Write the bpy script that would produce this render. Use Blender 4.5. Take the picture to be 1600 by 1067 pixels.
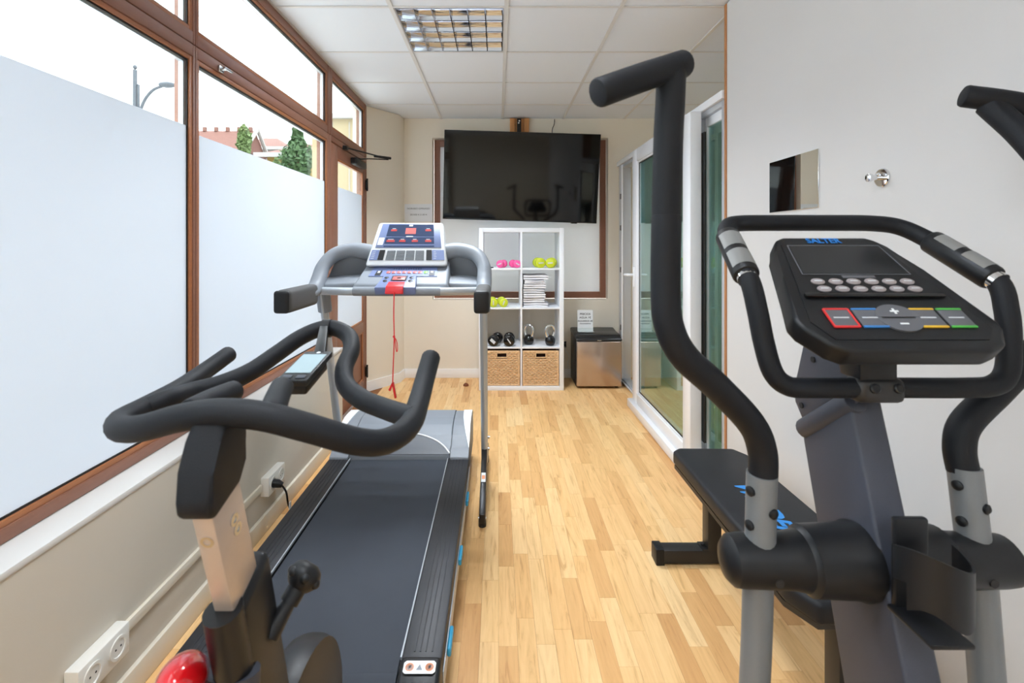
import bpy, bmesh, math, random
from mathutils import Vector, Matrix

for o in list(bpy.data.objects):
    bpy.data.objects.remove(o)
SC = bpy.context.scene
COL = SC.collection
R = math.radians
RND = random.Random(7)

# ------------------------------------------------------------------ camera
CAM_H = 1.316
FPX = 768.0            # focal length in pixels of the 1600 x 1067 frame
VPX, VPY = 778.0, 382.0
cam = bpy.data.cameras.new('camera')
cam.sensor_width = 36.0
cam.lens = FPX / 1600 * 36.0
cam.shift_x = (800 - VPX) / 1600
cam.shift_y = -(533.5 - VPY) / 1600
cam.clip_start = 0.05
cam.dof.use_dof = True
cam.dof.focus_distance = 2.6
cam.dof.aperture_fstop = 5.6
camo = bpy.data.objects.new('camera', cam)
camo.location = (0, 0, CAM_H)
camo.rotation_euler = (R(90), 0, 0)
COL.objects.link(camo)
SC.camera = camo

# ------------------------------------------------------------------ overcast sky, exposure
W = bpy.data.worlds.new('sky')
SC.world = W
W.use_nodes = True
wn = W.node_tree
bg = wn.nodes['Background']
bg.inputs[0].default_value = (0.86, 0.935, 1.0, 1)
SKY = 6.0              # zenith luminance of an overcast sky; the horizon has a third of it
wtc = wn.nodes.new('ShaderNodeTexCoord')
wsx = wn.nodes.new('ShaderNodeSeparateXYZ')
wn.links.new(wtc.outputs['Generated'], wsx.inputs[0])
wmr = wn.nodes.new('ShaderNodeMapRange')
wmr.inputs['To Min'].default_value = SKY / 3
wmr.inputs['To Max'].default_value = SKY
wn.links.new(wsx.outputs['Z'], wmr.inputs['Value'])
wn.links.new(wmr.outputs['Result'], bg.inputs[1])
SC.view_settings.view_transform = 'Standard'
SC.view_settings.look = 'None'
SC.view_settings.exposure = 0.68
SC.view_settings.gamma = 1.0
SC.view_settings.use_curve_mapping = False
SC.cycles.diffuse_bounces = 6
SC.cycles.max_bounces = 11
SC.cycles.transparent_max_bounces = 16


# ------------------------------------------------------------------ helpers
def at(px, py, Y):
    return Vector(((px - VPX) * Y / FPX, Y, CAM_H - (py - VPY) * Y / FPX))


def s2l(c):
    return tuple((v / 12.92 if v <= 0.04045 else ((v + 0.055) / 1.055) ** 2.4) for v in c)


def rgb(r, g, b):
    return s2l((r / 255, g / 255, b / 255)) + (1,)


MATS = {}


def mat(name, col, rough=0.5, metal=0.0, noise=0.0, nscale=40.0, bump=0.0, bscale=200.0, coat=0.0, spec=0.5, stretch=None):
    m = bpy.data.materials.new(name)
    m.use_nodes = True
    nt = m.node_tree
    p = nt.nodes['Principled BSDF']
    p.inputs['Base Color'].default_value = col
    p.inputs['Roughness'].default_value = rough
    p.inputs['Metallic'].default_value = metal
    p.inputs['Specular IOR Level'].default_value = spec
    if coat:
        p.inputs['Coat Weight'].default_value = coat
        p.inputs['Coat Roughness'].default_value = 0.05
    if noise or bump:
        tc = nt.nodes.new('ShaderNodeTexCoord')
        mp = nt.nodes.new('ShaderNodeMapping')
        nt.links.new(tc.outputs['Object'], mp.inputs[0])
        if stretch:
            mp.inputs['Scale'].default_value = stretch
    if noise:
        n = nt.nodes.new('ShaderNodeTexNoise')
        n.inputs['Scale'].default_value = nscale
        n.inputs['Detail'].default_value = 6
        nt.links.new(mp.outputs[0], n.inputs['Vector'])
        mx = nt.nodes.new('ShaderNodeMixRGB')
        mx.blend_type = 'MIX'
        a = tuple(max(0, c * (1 - noise)) for c in col[:3]) + (1,)
        b = tuple(min(1, c * (1 + noise)) for c in col[:3]) + (1,)
        mx.inputs[1].default_value = a
        mx.inputs[2].default_value = b
        nt.links.new(n.outputs['Fac'], mx.inputs[0])
        nt.links.new(mx.outputs[0], p.inputs['Base Color'])
    if bump:
        n2 = nt.nodes.new('ShaderNodeTexNoise')
        n2.inputs['Scale'].default_value = bscale
        n2.inputs['Detail'].default_value = 3
        nt.links.new(mp.outputs[0], n2.inputs['Vector'])
        bp = nt.nodes.new('ShaderNodeBump')
        bp.inputs['Strength'].default_value = bump
        bp.inputs['Distance'].default_value = 0.002
        nt.links.new(n2.outputs['Fac'], bp.inputs['Height'])
        nt.links.new(bp.outputs[0], p.inputs['Normal'])
    MATS[name] = m
    return m


def glass_mat(name, tint, ior=1.5, boost=1.0):
    m = bpy.data.materials.new(name)
    m.use_nodes = True
    nt = m.node_tree
    nt.nodes.remove(nt.nodes['Principled BSDF'])
    out = nt.nodes['Material Output']
    tr = nt.nodes.new('ShaderNodeBsdfTransparent')
    tr.inputs[0].default_value = tint
    gl = nt.nodes.new('ShaderNodeBsdfGlossy')
    gl.inputs['Roughness'].default_value = 0.01
    gl.inputs['Color'].default_value = (0.95, 1, 0.98, 1)
    fr = nt.nodes.new('ShaderNodeFresnel')
    ge = nt.nodes.new('ShaderNodeNewGeometry')
    mr = nt.nodes.new('ShaderNodeMapRange')        # same reflectance on both sides of the sheet
    mr.inputs['To Min'].default_value = ior
    mr.inputs['To Max'].default_value = 1 / ior
    nt.links.new(ge.outputs['Backfacing'], mr.inputs['Value'])
    nt.links.new(mr.outputs['Result'], fr.inputs[0])
    mu = nt.nodes.new('ShaderNodeMath')
    mu.operation = 'MULTIPLY'
    mu.use_clamp = True
    mu.inputs[1].default_value = boost
    mx = nt.nodes.new('ShaderNodeMixShader')
    nt.links.new(fr.outputs[0], mu.inputs[0])
    nt.links.new(mu.outputs[0], mx.inputs[0])
    nt.links.new(tr.outputs[0], mx.inputs[1])
    nt.links.new(gl.outputs[0], mx.inputs[2])
    nt.links.new(mx.outputs[0], out.inputs[0])
    MATS[name] = m
    return m


def film_mat(name, tcol, dcol, share=0.70):
    """frosted window film: half scatters the daylight through, half reflects like white plastic"""
    m = bpy.data.materials.new(name)
    m.use_nodes = True
    nt = m.node_tree
    nt.nodes.remove(nt.nodes['Principled BSDF'])
    out = nt.nodes['Material Output']
    t = nt.nodes.new('ShaderNodeBsdfTranslucent')
    t.inputs[0].default_value = tcol
    d = nt.nodes.new('ShaderNodeBsdfDiffuse')
    d.inputs[0].default_value = dcol
    mx = nt.nodes.new('ShaderNodeMixShader')
    mx.inputs[0].default_value = share
    nt.links.new(t.outputs[0], mx.inputs[1])
    nt.links.new(d.outputs[0], mx.inputs[2])
    nt.links.new(mx.outputs[0], out.inputs[0])
    MATS[name] = m
    return m


def wood_floor_mat(name, per_island):
    """maple strips: every strip its own tone, with grain and darker heartwood streaks along Y"""
    m = bpy.data.materials.new(name)
    m.use_nodes = True
    nt = m.node_tree
    L = nt.links
    p = nt.nodes['Principled BSDF']
    p.inputs['Roughness'].default_value = 0.42
    p.inputs['Specular IOR Level'].default_value = 0.4
    if per_island:
        g = nt.nodes.new('ShaderNodeNewGeometry')
        rnd = g.outputs['Random Per Island']
    else:
        oi = nt.nodes.new('ShaderNodeObjectInfo')
        rnd = oi.outputs['Random']
    ge = nt.nodes.new('ShaderNodeNewGeometry')
    comb = nt.nodes.new('ShaderNodeCombineXYZ')
    m100 = nt.nodes.new('ShaderNodeMath')
    m100.operation = 'MULTIPLY'
    m100.inputs[1].default_value = 57.0
    L.new(rnd, m100.inputs[0])
    L.new(m100.outputs[0], comb.inputs[2])
    add = nt.nodes.new('ShaderNodeVectorMath')
    add.operation = 'ADD'
    L.new(ge.outputs['Position'], add.inputs[0])
    L.new(comb.outputs[0], add.inputs[1])
    mp = nt.nodes.new('ShaderNodeMapping')
    mp.inputs['Scale'].default_value = (26, 2.2, 1)
    L.new(add.outputs[0], mp.inputs[0])
    n = nt.nodes.new('ShaderNodeTexNoise')
    n.inputs['Scale'].default_value = 1.4
    n.inputs['Detail'].default_value = 8
    n.inputs['Roughness'].default_value = 0.62
    n.inputs['Distortion'].default_value = 1.6
    L.new(mp.outputs[0], n.inputs['Vector'])
    r1 = nt.nodes.new('ShaderNodeValToRGB')
    e = r1.color_ramp.elements
    e[0].position = 0.0
    e[0].color = rgb(214, 164, 108)
    e[1].position = 1.0
    e[1].color = rgb(245, 212, 160)
    for pos, c in ((0.12, (224, 176, 118)), (0.35, (238, 195, 136)), (0.6, (242, 203, 148)), (0.82, (235, 188, 128))):
        k = e.new(pos)
        k.color = rgb(*c)
    L.new(rnd, r1.inputs[0])
    r2 = nt.nodes.new('ShaderNodeValToRGB')
    e = r2.color_ramp.elements
    e[0].position = 0.32
    e[0].color = (0.66, 0.52, 0.40, 1)
    e[1].position = 0.62
    e[1].color = (1.04, 1.03, 1.02, 1)
    k = e.new(0.43)
    k.color = (0.93, 0.88, 0.82, 1)
    L.new(n.outputs['Fac'], r2.inputs[0])
    mx = nt.nodes.new('ShaderNodeMixRGB')
    mx.blend_type = 'MULTIPLY'
    mx.inputs[0].default_value = 0.75
    L.new(r1.outputs[0], mx.inputs[1])
    L.new(r2.outputs[0], mx.inputs[2])
    L.new(mx.outputs[0], p.inputs['Base Color'])
    MATS[name] = m
    return m


# origin of every object sits at the base of its mesh; WO keeps world origins
WO = {}


def link(o, parent, wloc):
    COL.objects.link(o)
    if parent is not None:
        o.parent = parent
        o.location = Vector(wloc) - WO[parent.name]
    else:
        o.location = wloc
    WO[o.name] = Vector(wloc)
    return o


def tag(o, label=None, cat=None, group=None, kind=None):
    if label:
        o['label'] = label
    if cat:
        o['category'] = cat
    if group:
        o['group'] = group
    if kind:
        o['kind'] = kind
    return o


def thing(name, loc, label, cat, group=None, kind=None):
    o = bpy.data.objects.new(name, None)
    o.empty_display_size = 0.1
    link(o, None, Vector(loc))
    return tag(o, label, cat, group, kind)


def catmull(pts, n):
    P = [Vector(p) for p in pts]
    if len(P) < 3 or n <= 1:
        return P
    out = []
    for i in range(len(P) - 1):
        p0 = P[i - 1] if i > 0 else P[0] * 2 - P[1]
        p1, p2 = P[i], P[i + 1]
        p3 = P[i + 2] if i + 2 < len(P) else P[-1] * 2 - P[-2]
        for k in range(n):
            t = k / n
            out.append(0.5 * ((2 * p1) + (p2 - p0) * t + (2 * p0 - 5 * p1 + 4 * p2 - p3) * t * t + (3 * p1 - p0 - 3 * p2 + p3) * t ** 3))
    out.append(P[-1])
    return out


def axes(origin, xd, yd):
    x = Vector(xd).normalized()
    y = Vector(yd)
    z = x.cross(y).normalized()
    y = z.cross(x).normalized()
    m = Matrix((x, y, z)).transposed().to_4x4()
    m.translation = Vector(origin)
    return m


class B:
    """collects shapes in world coordinates; build() makes ONE mesh object of them"""

    def __init__(self):
        self.bm = bmesh.new()

    def _fin(self, verts, mtx, bev, seg):
        if bev:
            es = list({e for v in verts for e in v.link_edges})
            r = bmesh.ops.bevel(self.bm, geom=es, offset=bev, segments=seg, profile=0.5, affect='EDGES', clamp_overlap=True)
            vs = {v for f in r['faces'] for v in f.verts} | {v for v in verts if v.is_valid}
            # every vertex of the island
            st, seen = list(vs), set(vs)
            while st:
                v = st.pop()
                for e in v.link_edges:
                    o = e.other_vert(v)
                    if o not in seen:
                        seen.add(o)
                        st.append(o)
            verts = list(seen)
        if mtx is not None:
            bmesh.ops.transform(self.bm, matrix=mtx, verts=verts)
        return verts

    def box(self, x0, x1, y0, y1, z0, z1, bev=0.0, seg=2, m=None):
        c = [(x0, y0, z0), (x1, y0, z0), (x1, y1, z0), (x0, y1, z0), (x0, y0, z1), (x1, y0, z1), (x1, y1, z1), (x0, y1, z1)]
        v = [self.bm.verts.new(p) for p in c]
        for f in ((3, 2, 1, 0), (4, 5, 6, 7), (0, 1, 5, 4), (1, 2, 6, 5), (2, 3, 7, 6), (3, 0, 4, 7)):
            self.bm.faces.new([v[i] for i in f])
        self._fin(v, m, bev, seg)
        return self

    def hexa(self, c, bev=0.0, seg=2, m=None):
        """eight corners: bottom four counter-clockwise from above, then top four"""
        v = [self.bm.verts.new(p) for p in c]
        for f in ((3, 2, 1, 0), (4, 5, 6, 7), (0, 1, 5, 4), (1, 2, 6, 5), (2, 3, 7, 6), (3, 0, 4, 7)):
            self.bm.faces.new([v[i] for i in f])
        self._fin(v, m, bev, seg)
        return self

    def prism(self, poly, z0, z1, bev=0.0, seg=2, m=None):
        """poly in local xy (counter-clockwise), extruded along local z"""
        n = len(poly)
        a = [self.bm.verts.new((p[0], p[1], z0)) for p in poly]
        b = [self.bm.verts.new((p[0], p[1], z1)) for p in poly]
        self.bm.faces.new(a[::-1])
        self.bm.faces.new(b)
        for i in range(n):
            j = (i + 1) % n
            self.bm.faces.new((a[i], a[j], b[j], b[i]))
        self._fin(a + b, m, bev, seg)
        return self

    def tube(self, pts, r, seg=12, n=6, cap='flat', sx=1.0, sy=1.0, up=None):
        P = catmull(pts, n)
        N = len(P)
        rr = r if isinstance(r, (list, tuple)) else [r] * len(pts)
        if len(rr) == len(pts) and N != len(rr):
            q = []
            for i in range(N):
                t = i / (N - 1) * (len(rr) - 1)
                k = min(int(t), len(rr) - 2)
                q.append(rr[k] + (rr[k + 1] - rr[k]) * (t - k))
            rr = q
        T = []
        for i in range(N):
            d = P[min(i + 1, N - 1)] - P[max(i - 1, 0)]
            T.append(d.normalized() if d.length > 1e-9 else Vector((0, 0, 1)))
        u = Vector(up) if up else (Vector((0, 0, 1)) if abs(T[0].z) < 0.9 else Vector((1, 0, 0)))
        u = (u - T[0] * u.dot(T[0])).normalized()
        rings = []

        def ring(c, t, u, rad):
            w = t.cross(u)
            return [self.bm.verts.new(c + (u * math.cos(a) * sx + w * math.sin(a) * sy) * rad) for a in (2 * math.pi * k / seg for k in range(seg))]
        us = []
        for i in range(N):
            u = (u - T[i] * u.dot(T[i])).normalized()
            us.append(u.copy())
        if cap == 'round':
            for a in (0.25, 0.6, 0.85):
                rings.append(ring(P[0] - T[0] * rr[0] * math.sqrt(1 - a * a), T[0], us[0], rr[0] * a))
        elif cap == 'soft':
            e = rr[0] * 0.22
            rings.append(ring(P[0], T[0], us[0], rr[0] - e))
            rings.append(ring(P[0] + T[0] * e * 0.3, T[0], us[0], rr[0] - e * 0.3))
        for i in range(N):
            off = Vector((0, 0, 0))
            if cap == 'soft' and i == 0:
                off = T[0] * rr[0] * 0.22
            if cap == 'soft' and i == N - 1:
                off = -T[-1] * rr[-1] * 0.22
            rings.append(ring(P[i] + off, T[i], us[i], rr[i]))
        if cap == 'round':
            for a in (0.85, 0.6, 0.25):
                rings.append(ring(P[-1] + T[-1] * rr[-1] * math.sqrt(1 - a * a), T[-1], us[-1], rr[-1] * a))
        elif cap == 'soft':
            e = rr[-1] * 0.22
            rings.append(ring(P[-1] - T[-1] * e * 0.3, T[-1], us[-1], rr[-1] - e * 0.3))
            rings.append(ring(P[-1], T[-1], us[-1], rr[-1] - e))
        for a, b in zip(rings, rings[1:]):
            for k in range(seg):
                j = (k + 1) % seg
                self.bm.faces.new((a[k], a[j], b[j], b[k]))
        self.bm.faces.new(rings[0][::-1])
        self.bm.faces.new(rings[-1])
        return self

    def cyl(self, p0, p1, r0, r1=None, seg=20, cap='flat'):
        r1 = r0 if r1 is None else r1
        return self.tube([p0, p1], [r0, r1], seg=seg, n=1, cap=cap)

    def lathe(self, prof, m, seg=24):
        """prof: (radius, height) list, turned about local z"""
        rings = []
        for r, h in prof:
            rings.append([self.bm.verts.new(m @ Vector((r * math.cos(2 * math.pi * k / seg), r * math.sin(2 * math.pi * k / seg), h))) for k in range(seg)])
        for a, b in zip(rings, rings[1:]):
            for k in range(seg):
                j = (k + 1) % seg
                self.bm.faces.new((a[k], a[j], b[j], b[k]))
        self.bm.faces.new(rings[0][::-1])
        self.bm.faces.new(rings[-1])
        return self

    def ball(self, c, rx, ry=None, rz=None, m=None, sub=3):
        r = bmesh.ops.create_icosphere(self.bm, subdivisions=sub, radius=1.0)
        mm = Matrix.Translation(Vector(c)) @ Matrix.Diagonal((rx, ry or rx, rz or rx, 1))
        if m is not None:
            mm = m @ mm
        bmesh.ops.transform(self.bm, matrix=mm, verts=r['verts'])
        return self

    def quad(self, a, b, c, d):
        self.bm.faces.new([self.bm.verts.new(p) for p in (a, b, c, d)])
        return self

    def mesh(self, name):
        bmesh.ops.recalc_face_normals(self.bm, faces=self.bm.faces)
        vs = [v.co for v in self.bm.verts]
        lo = Vector((min(v.x for v in vs), min(v.y for v in vs), min(v.z for v in vs)))
        hi = Vector((max(v.x for v in vs), max(v.y for v in vs), max(v.z for v in vs)))
        c = Vector(((lo.x + hi.x) / 2, (lo.y + hi.y) / 2, lo.z))
        bmesh.ops.translate(self.bm, verts=self.bm.verts, vec=-c)
        me = bpy.data.meshes.new(name)
        self.bm.to_mesh(me)
        self.bm.free()
        me.polygons.foreach_set('use_smooth', [True] * len(me.polygons))
        me.set_sharp_from_angle(angle=R(38))
        return me, c

    def build(self, name, m, parent=None, label=None, cat=None, group=None, kind=None):
        me, c = self.mesh(name)
        me.materials.append(MATS[m] if isinstance(m, str) else m)
        o = bpy.data.objects.new(name, me)
        link(o, parent, c)
        return tag(o, label, cat, group, kind)


def dup_part(src, parent, wloc):
    o = src.copy()
    COL.objects.link(o)
    o.parent = parent
    o.location = Vector(wloc) - (WO[parent.name] if parent else Vector((0, 0, 0)))
    WO[o.name] = Vector(wloc)
    return o


def text(name, s, size, m, material, parent, extrude=0.0004, align='CENTER', label=None, shear=0.0, bold=0.0, space=1.0):
    cu = bpy.data.curves.new(name, 'FONT')
    cu.body = s
    cu.size = size
    cu.extrude = extrude
    cu.align_x = align
    cu.align_y = 'CENTER'
    cu.shear = shear
    cu.offset = bold
    cu.space_character = space
    cu.resolution_u = 3
    tmp = bpy.data.objects.new('tmp_text', cu)
    COL.objects.link(tmp)
    dg = bpy.context.evaluated_depsgraph_get()
    me = bpy.data.meshes.new_from_object(tmp.evaluated_get(dg))
    bpy.data.objects.remove(tmp)
    bpy.data.curves.remove(cu)
    me.transform(m)
    vs = [v.co for v in me.vertices]
    c = sum(vs, Vector((0, 0, 0))) / max(1, len(vs))
    me.transform(Matrix.Translation(-c))
    me.materials.clear()
    me.materials.append(MATS[material])
    me.name = name
    o = bpy.data.objects.new(name, me)
    link(o, parent, c)
    if label:
        o['label'] = label
    return o


# ------------------------------------------------------------------ materials
mat('wall_cream', rgb(230, 222, 207), 0.85, noise=0.02, nscale=3, bump=0.08, bscale=350)
mat('wall_pale', rgb(208, 206, 205), 0.8, noise=0.02, nscale=3, bump=0.06, bscale=350)
mat('wall_low', rgb(206, 198, 184), 0.85, noise=0.02, nscale=3, bump=0.08, bscale=350)
mat('white_paint', rgb(240, 240, 240), 0.45)
mat('board_white', rgb(246, 245, 242), 0.5)
mat('ceiling_tile', rgb(226, 231, 239), 0.9, noise=0.03, nscale=220, bump=0.25, bscale=500)
mat('t_bar_white', rgb(215, 214, 214), 0.5)
mat('brown_frame', rgb(136, 92, 73), 0.42, noise=0.14, nscale=14, stretch=(8, 1, 8))
mat('bead_wood', rgb(160, 100, 60), 0.4, noise=0.25, nscale=10, stretch=(10, 1, 10))
mat('gasket', rgb(30, 28, 28), 0.7)
mat('sill_white', rgb(216, 214, 210), 0.5)
mat('trunk_white', rgb(226, 218, 202), 0.5)
mat('trim_wood', rgb(176, 120, 76), 0.5, noise=0.2, nscale=12, stretch=(6, 6, 0.7))
mat('pvc_white', rgb(236, 238, 243), 0.22)
mat('alu_grey', rgb(196, 200, 206), 0.3, metal=0.3)
mat('floor_base', rgb(150, 100, 60), 0.7)
wood_floor_mat('maple', False)
wood_floor_mat('maple_rest', True)
glass_mat('clear_glass', (0.97, 0.99, 0.98, 1), 1.45)
glass_mat('green_glass', (0.55, 0.77, 0.77, 1), 1.52, 1.8)
film_mat('frosted', (0.79, 0.81, 0.86, 1), (0.74, 0.78, 0.82, 1))
film_mat('frosted_back', (0.88, 0.84, 0.80, 1), (0.84, 0.87, 0.91, 1), 0.78)
mat('black_foam', rgb(19, 21, 26), 0.58, spec=0.28, noise=0.12, nscale=300, bump=0.25, bscale=700)
mat('black_plastic', rgb(20, 21, 24), 0.42, spec=0.35, bump=0.1, bscale=800)
mat('black_gloss', rgb(16, 16, 18), 0.12)
mat('black_metal', rgb(30, 29, 30), 0.4, noise=0.1, nscale=200)
mat('charcoal_powder', rgb(54, 57, 68), 0.5, noise=0.18, nscale=500, bump=0.15, bscale=900)
mat('grey_tube', rgb(110, 113, 116), 0.42, noise=0.05, nscale=300)
mat('silver_tube', rgb(176, 182, 188), 0.32, metal=0.35)
mat('alu_post', rgb(196, 180, 168), 0.38, metal=0.45, noise=0.05, nscale=60)
mat('chrome', rgb(225, 226, 228), 0.06, metal=1.0)
mat('steel', rgb(190, 192, 195), 0.25, metal=1.0)
mat('plate_satin', rgb(190, 190, 188), 0.35, metal=0.3)
mat('mirror', rgb(235, 238, 238), 0.01, metal=1.0)
mat('louvre_mirror', rgb(178, 188, 208), 0.05, metal=1.0)
mat('red', rgb(215, 28, 36), 0.4)
mat('red_gloss', rgb(210, 18, 26), 0.12, coat=0.6)
mat('screen_black', rgb(8, 9, 10), 0.06, spec=0.38)
mat('screen_dark', rgb(26, 27, 30), 0.18)
mat('lcd', rgb(146, 164, 170), 0.6, spec=0.2)
mat('led_red', rgb(196, 100, 96), 0.35)
mat('led_dim', rgb(180, 60, 58), 0.35)
mat('navy_panel', rgb(44, 58, 88), 0.25, noise=0.12, nscale=60)
mat('blue_grey', rgb(104, 118, 158), 0.4)
mat('console_silver', rgb(206, 209, 212), 0.38)
mat('console_grey', rgb(128, 134, 142), 0.5, bump=0.1, bscale=700)
mat('console_dark', rgb(84, 88, 94), 0.5, bump=0.1, bscale=700)
mat('belt', rgb(54, 59, 68), 0.78, noise=0.12, nscale=9, bump=0.3, bscale=900)
mat('rail_black', rgb(32, 33, 38), 0.5, noise=0.35, nscale=18)
mat('grip_rubber', rgb(74, 74, 74), 0.7, noise=0.1, nscale=200)
mat('accent_white', rgb(236, 237, 240), 0.35)
mat('accent_blue', rgb(46, 150, 190), 0.4)
mat('salter_blue', rgb(28, 116, 196), 0.4)
mat('bench_blue', rgb(26, 132, 210), 0.4)
mat('button_grey', rgb(148, 140, 140), 0.45)
mat('key_grey', rgb(92, 93, 98), 0.5)
mat('key_red', rgb(205, 44, 44), 0.45)
mat('key_blue', rgb(52, 120, 186), 0.45)
mat('key_yellow', rgb(212, 170, 46), 0.45)
mat('key_green', rgb(72, 170, 66), 0.45)
mat('led_green', rgb(120, 205, 60), 0.4)
mat('label_white', rgb(228, 232, 234), 0.4)
mat('label_orange', rgb(228, 150, 104), 0.5)
mat('print_dark', rgb(52, 56, 66), 0.6)
mat('print_light', rgb(205, 208, 212), 0.5)
mat('vinyl', rgb(24, 26, 31), 0.5, spec=0.35, noise=0.1, nscale=300, bump=0.25, bscale=600)
mat('shelf_white', rgb(238, 241, 247), 0.38)
mat('wicker', rgb(228, 190, 146), 0.65, noise=0.3, nscale=70)
mat('wicker_dark', rgb(136, 94, 60), 0.8)
mat('hole_shade_brown', rgb(46, 26, 20), 0.9)
mat('pink', rgb(240, 92, 158), 0.45)
mat('lime', rgb(200, 212, 42), 0.45)
mat('towel', rgb(236, 236, 240), 0.95, noise=0.03, nscale=60, bump=0.6, bscale=420)
mat('fridge_black', rgb(24, 24, 26), 0.3)
mat('fridge_steel', rgb(188, 170, 158), 0.22, metal=0.85, noise=0.05, nscale=30, stretch=(1, 1, 12))
mat('acrylic', rgb(200, 208, 208), 0.15)
mat('paper', rgb(224, 228, 232), 0.6)
mat('stopper', rgb(120, 62, 26), 0.5)
mat('pine', rgb(196, 138, 84), 0.55, noise=0.25, nscale=10, stretch=(8, 8, 0.8))
mat('socket_white', rgb(232, 230, 224), 0.3)
mat('tube_white', rgb(235, 238, 238), 0.3)
mat('asphalt', rgb(190, 189, 186), 0.9, noise=0.15, nscale=6)
mat('roof_tile', rgb(112, 76, 66), 0.85, noise=0.25, nscale=4, stretch=(1, 1, 6))
mat('house_pale', rgb(160, 156, 152), 0.9)
mat('house_yellow', rgb(150, 124, 66), 0.9, noise=0.05, nscale=2)
mat('house_cream', rgb(158, 142, 112), 0.9)
mat('house_brown', rgb(76, 52, 48), 0.8)
mat('leaf', rgb(66, 92, 54), 0.7, noise=0.45, nscale=2.5)
mat('leaf_light', rgb(96, 114, 66), 0.7, noise=0.4, nscale=2.5)
mat('bark', rgb(96, 78, 62), 0.9)
mat('lamp_grey', rgb(70, 75, 82), 0.5)
mat('window_dark', rgb(70, 80, 90), 0.15)

# ================================================================== THE ROOM
X_WALL = -1.075     # plaster below the windows
X_FR = -1.170       # room side of the window frames
X_GL = -1.185       # glass
X_R = 1.178         # right-hand wall
Y_B = 4.86          # back wall
Y_N = -2.40         # wall behind the camera
X_S = 2.90          # far wall of the side room
ZC = 2.556          # ceiling


def struct(b, name, m, label, cat, parent=None):
    return b.build(name, m, parent, label, cat, kind='structure')


# ---- floor: maple strips
floor = struct(B().box(-1.30, X_S + .1, Y_N - .1, 5.16, -0.12, -0.004), 'floor', 'floor_base', 'maple strip floor running away from the camera', 'floor')
strips = []
rf = random.Random(11)
SW = 0.0625
ncol = int((X_S + 1.06) / SW) + 1
for i in range(ncol):
    x0 = -1.06 + i * SW
    y = Y_N - rf.uniform(0, .4)
    while y < Y_B:
        ln = rf.choice((.30, .36, .40, .40, .44, .50))
        a, b_ = max(y, Y_N), min(y + ln, Y_B)
        if b_ - a > .02:
            strips.append((x0, min(x0 + SW, X_S), a, b_))
        y += ln


def strip_seen(s):
    xc, yc = (s[0] + s[1]) / 2, (s[2] + s[3]) / 2
    if yc < 1.4 or xc > 1.16 or xc < -1.03:
        return False
    if -.86 < xc < -.20 and yc < 3.0:
        return False
    px = VPX + xc * FPX / yc
    py = VPY + CAM_H * FPX / yc
    if px > 1420 or py > 1090 or px < 0:
        return False
    if -.18 < xc < .6 and yc > 4.42:
        return False
    return True


seen = sorted([s for s in strips if strip_seen(s)], key=lambda s: s[2])[:295]
seen_set = set(seen)
G = 0.0003
for s in seen:
    B().box(s[0] + G, s[1] - G, s[2] + G, s[3] - G, -0.004, 0).build('plank', 'maple', floor)
rest = B()
for s in strips:
    if s not in seen_set:
        rest.box(s[0] + G, s[1] - G, s[2] + G, s[3] - G, -0.004, 0)
rest.build('plank_rest', 'maple_rest', floor, kind='stuff')

# ---- ceiling: 60 cm tiles on white T-bars
ceil = struct(B().box(-1.30, X_S + .1, Y_N - .1, Y_B + .3, ZC + 0.10, ZC + 0.2), 'ceiling', 't_bar_white', 'suspended ceiling of white mineral tiles', 'ceiling')
gx = [-1.17, -0.56, 0.045, 0.645, 1.243, 1.843, 2.443, X_S]
gy = [Y_N, -1.63, -1.03, -0.43, 0.17, 0.77, 1.37, 1.97, 2.57, 3.175, 3.775, 4.365, Y_B]
light_cells = {(1, 8), (1, 4), (2, 1), (5, 9)}
rt = random.Random(3)
for i in range(len(gx) - 1):
    for j in range(len(gy) - 1):
        if (i, j) in light_cells:
            continue
        dz = rt.uniform(0, .0015)
        B().box(gx[i] + .004, gx[i + 1] - .004, gy[j] + .004, gy[j + 1] - .004, ZC + .004 + dz, ZC + .018).build('ceiling_tile', 'ceiling_tile', ceil)
for x in gx[:-1]:
    B().box(x - .011, x + .011, Y_N, Y_B, ZC - .001, ZC + .004).box(x - .002, x + .002, Y_N, Y_B, ZC + .004, ZC + .1).build('t_bar', 't_bar_white', ceil)
for y in gy[1:-1]:
    for i in range(len(gx) - 1):
        B().box(gx[i] + .0112, gx[i + 1] - .0112, y - .008, y + .008, ZC, ZC + .004).build('cross_tee', 't_bar_white', ceil)

# ---- walls
b = B()
RX0, RX1, RZ0, RZ1, RY = -0.648, 1.090, 0.770, 2.37, 4.955       # window recess in the back wall
b.box(-1.30, X_S + .1, Y_B, 5.16, ZC, ZC + .2).box(-1.30, RX0, Y_B, 5.16, 0, ZC).box(RX1, X_S, Y_B, 5.16, 0, ZC).box(RX0, RX1, Y_B, 5.16, 0, RZ0).box(RX0, RX1, Y_B, 5.16, RZ1, ZC)
struct(b, 'wall_back', 'wall_cream', 'cream back wall behind the television and shelf', 'wall')
struct(B().prism([(-1.21, 4.40), (-1.185, 4.385), (-0.945, 4.70), (-0.928, Y_B), (-1.30, Y_B), (-1.30, 4.40)], 0, ZC), 'wall_corner', 'wall_cream', 'slanted cream corner pier beside the brown door', 'wall')
struct(B().box(-1.30, X_WALL, Y_N, 3.40, 0, .588).box(-1.30, -1.19, Y_N, Y_B, ZC, ZC + .2), 'wall_left', 'wall_low', 'low beige wall under the frosted windows', 'wall')
struct(B().box(X_R, X_R + .10, Y_N, 2.527, 0, ZC), 'wall_right', 'wall_pale', 'pale right-hand wall carrying the small mirror and hook', 'wall')
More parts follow.
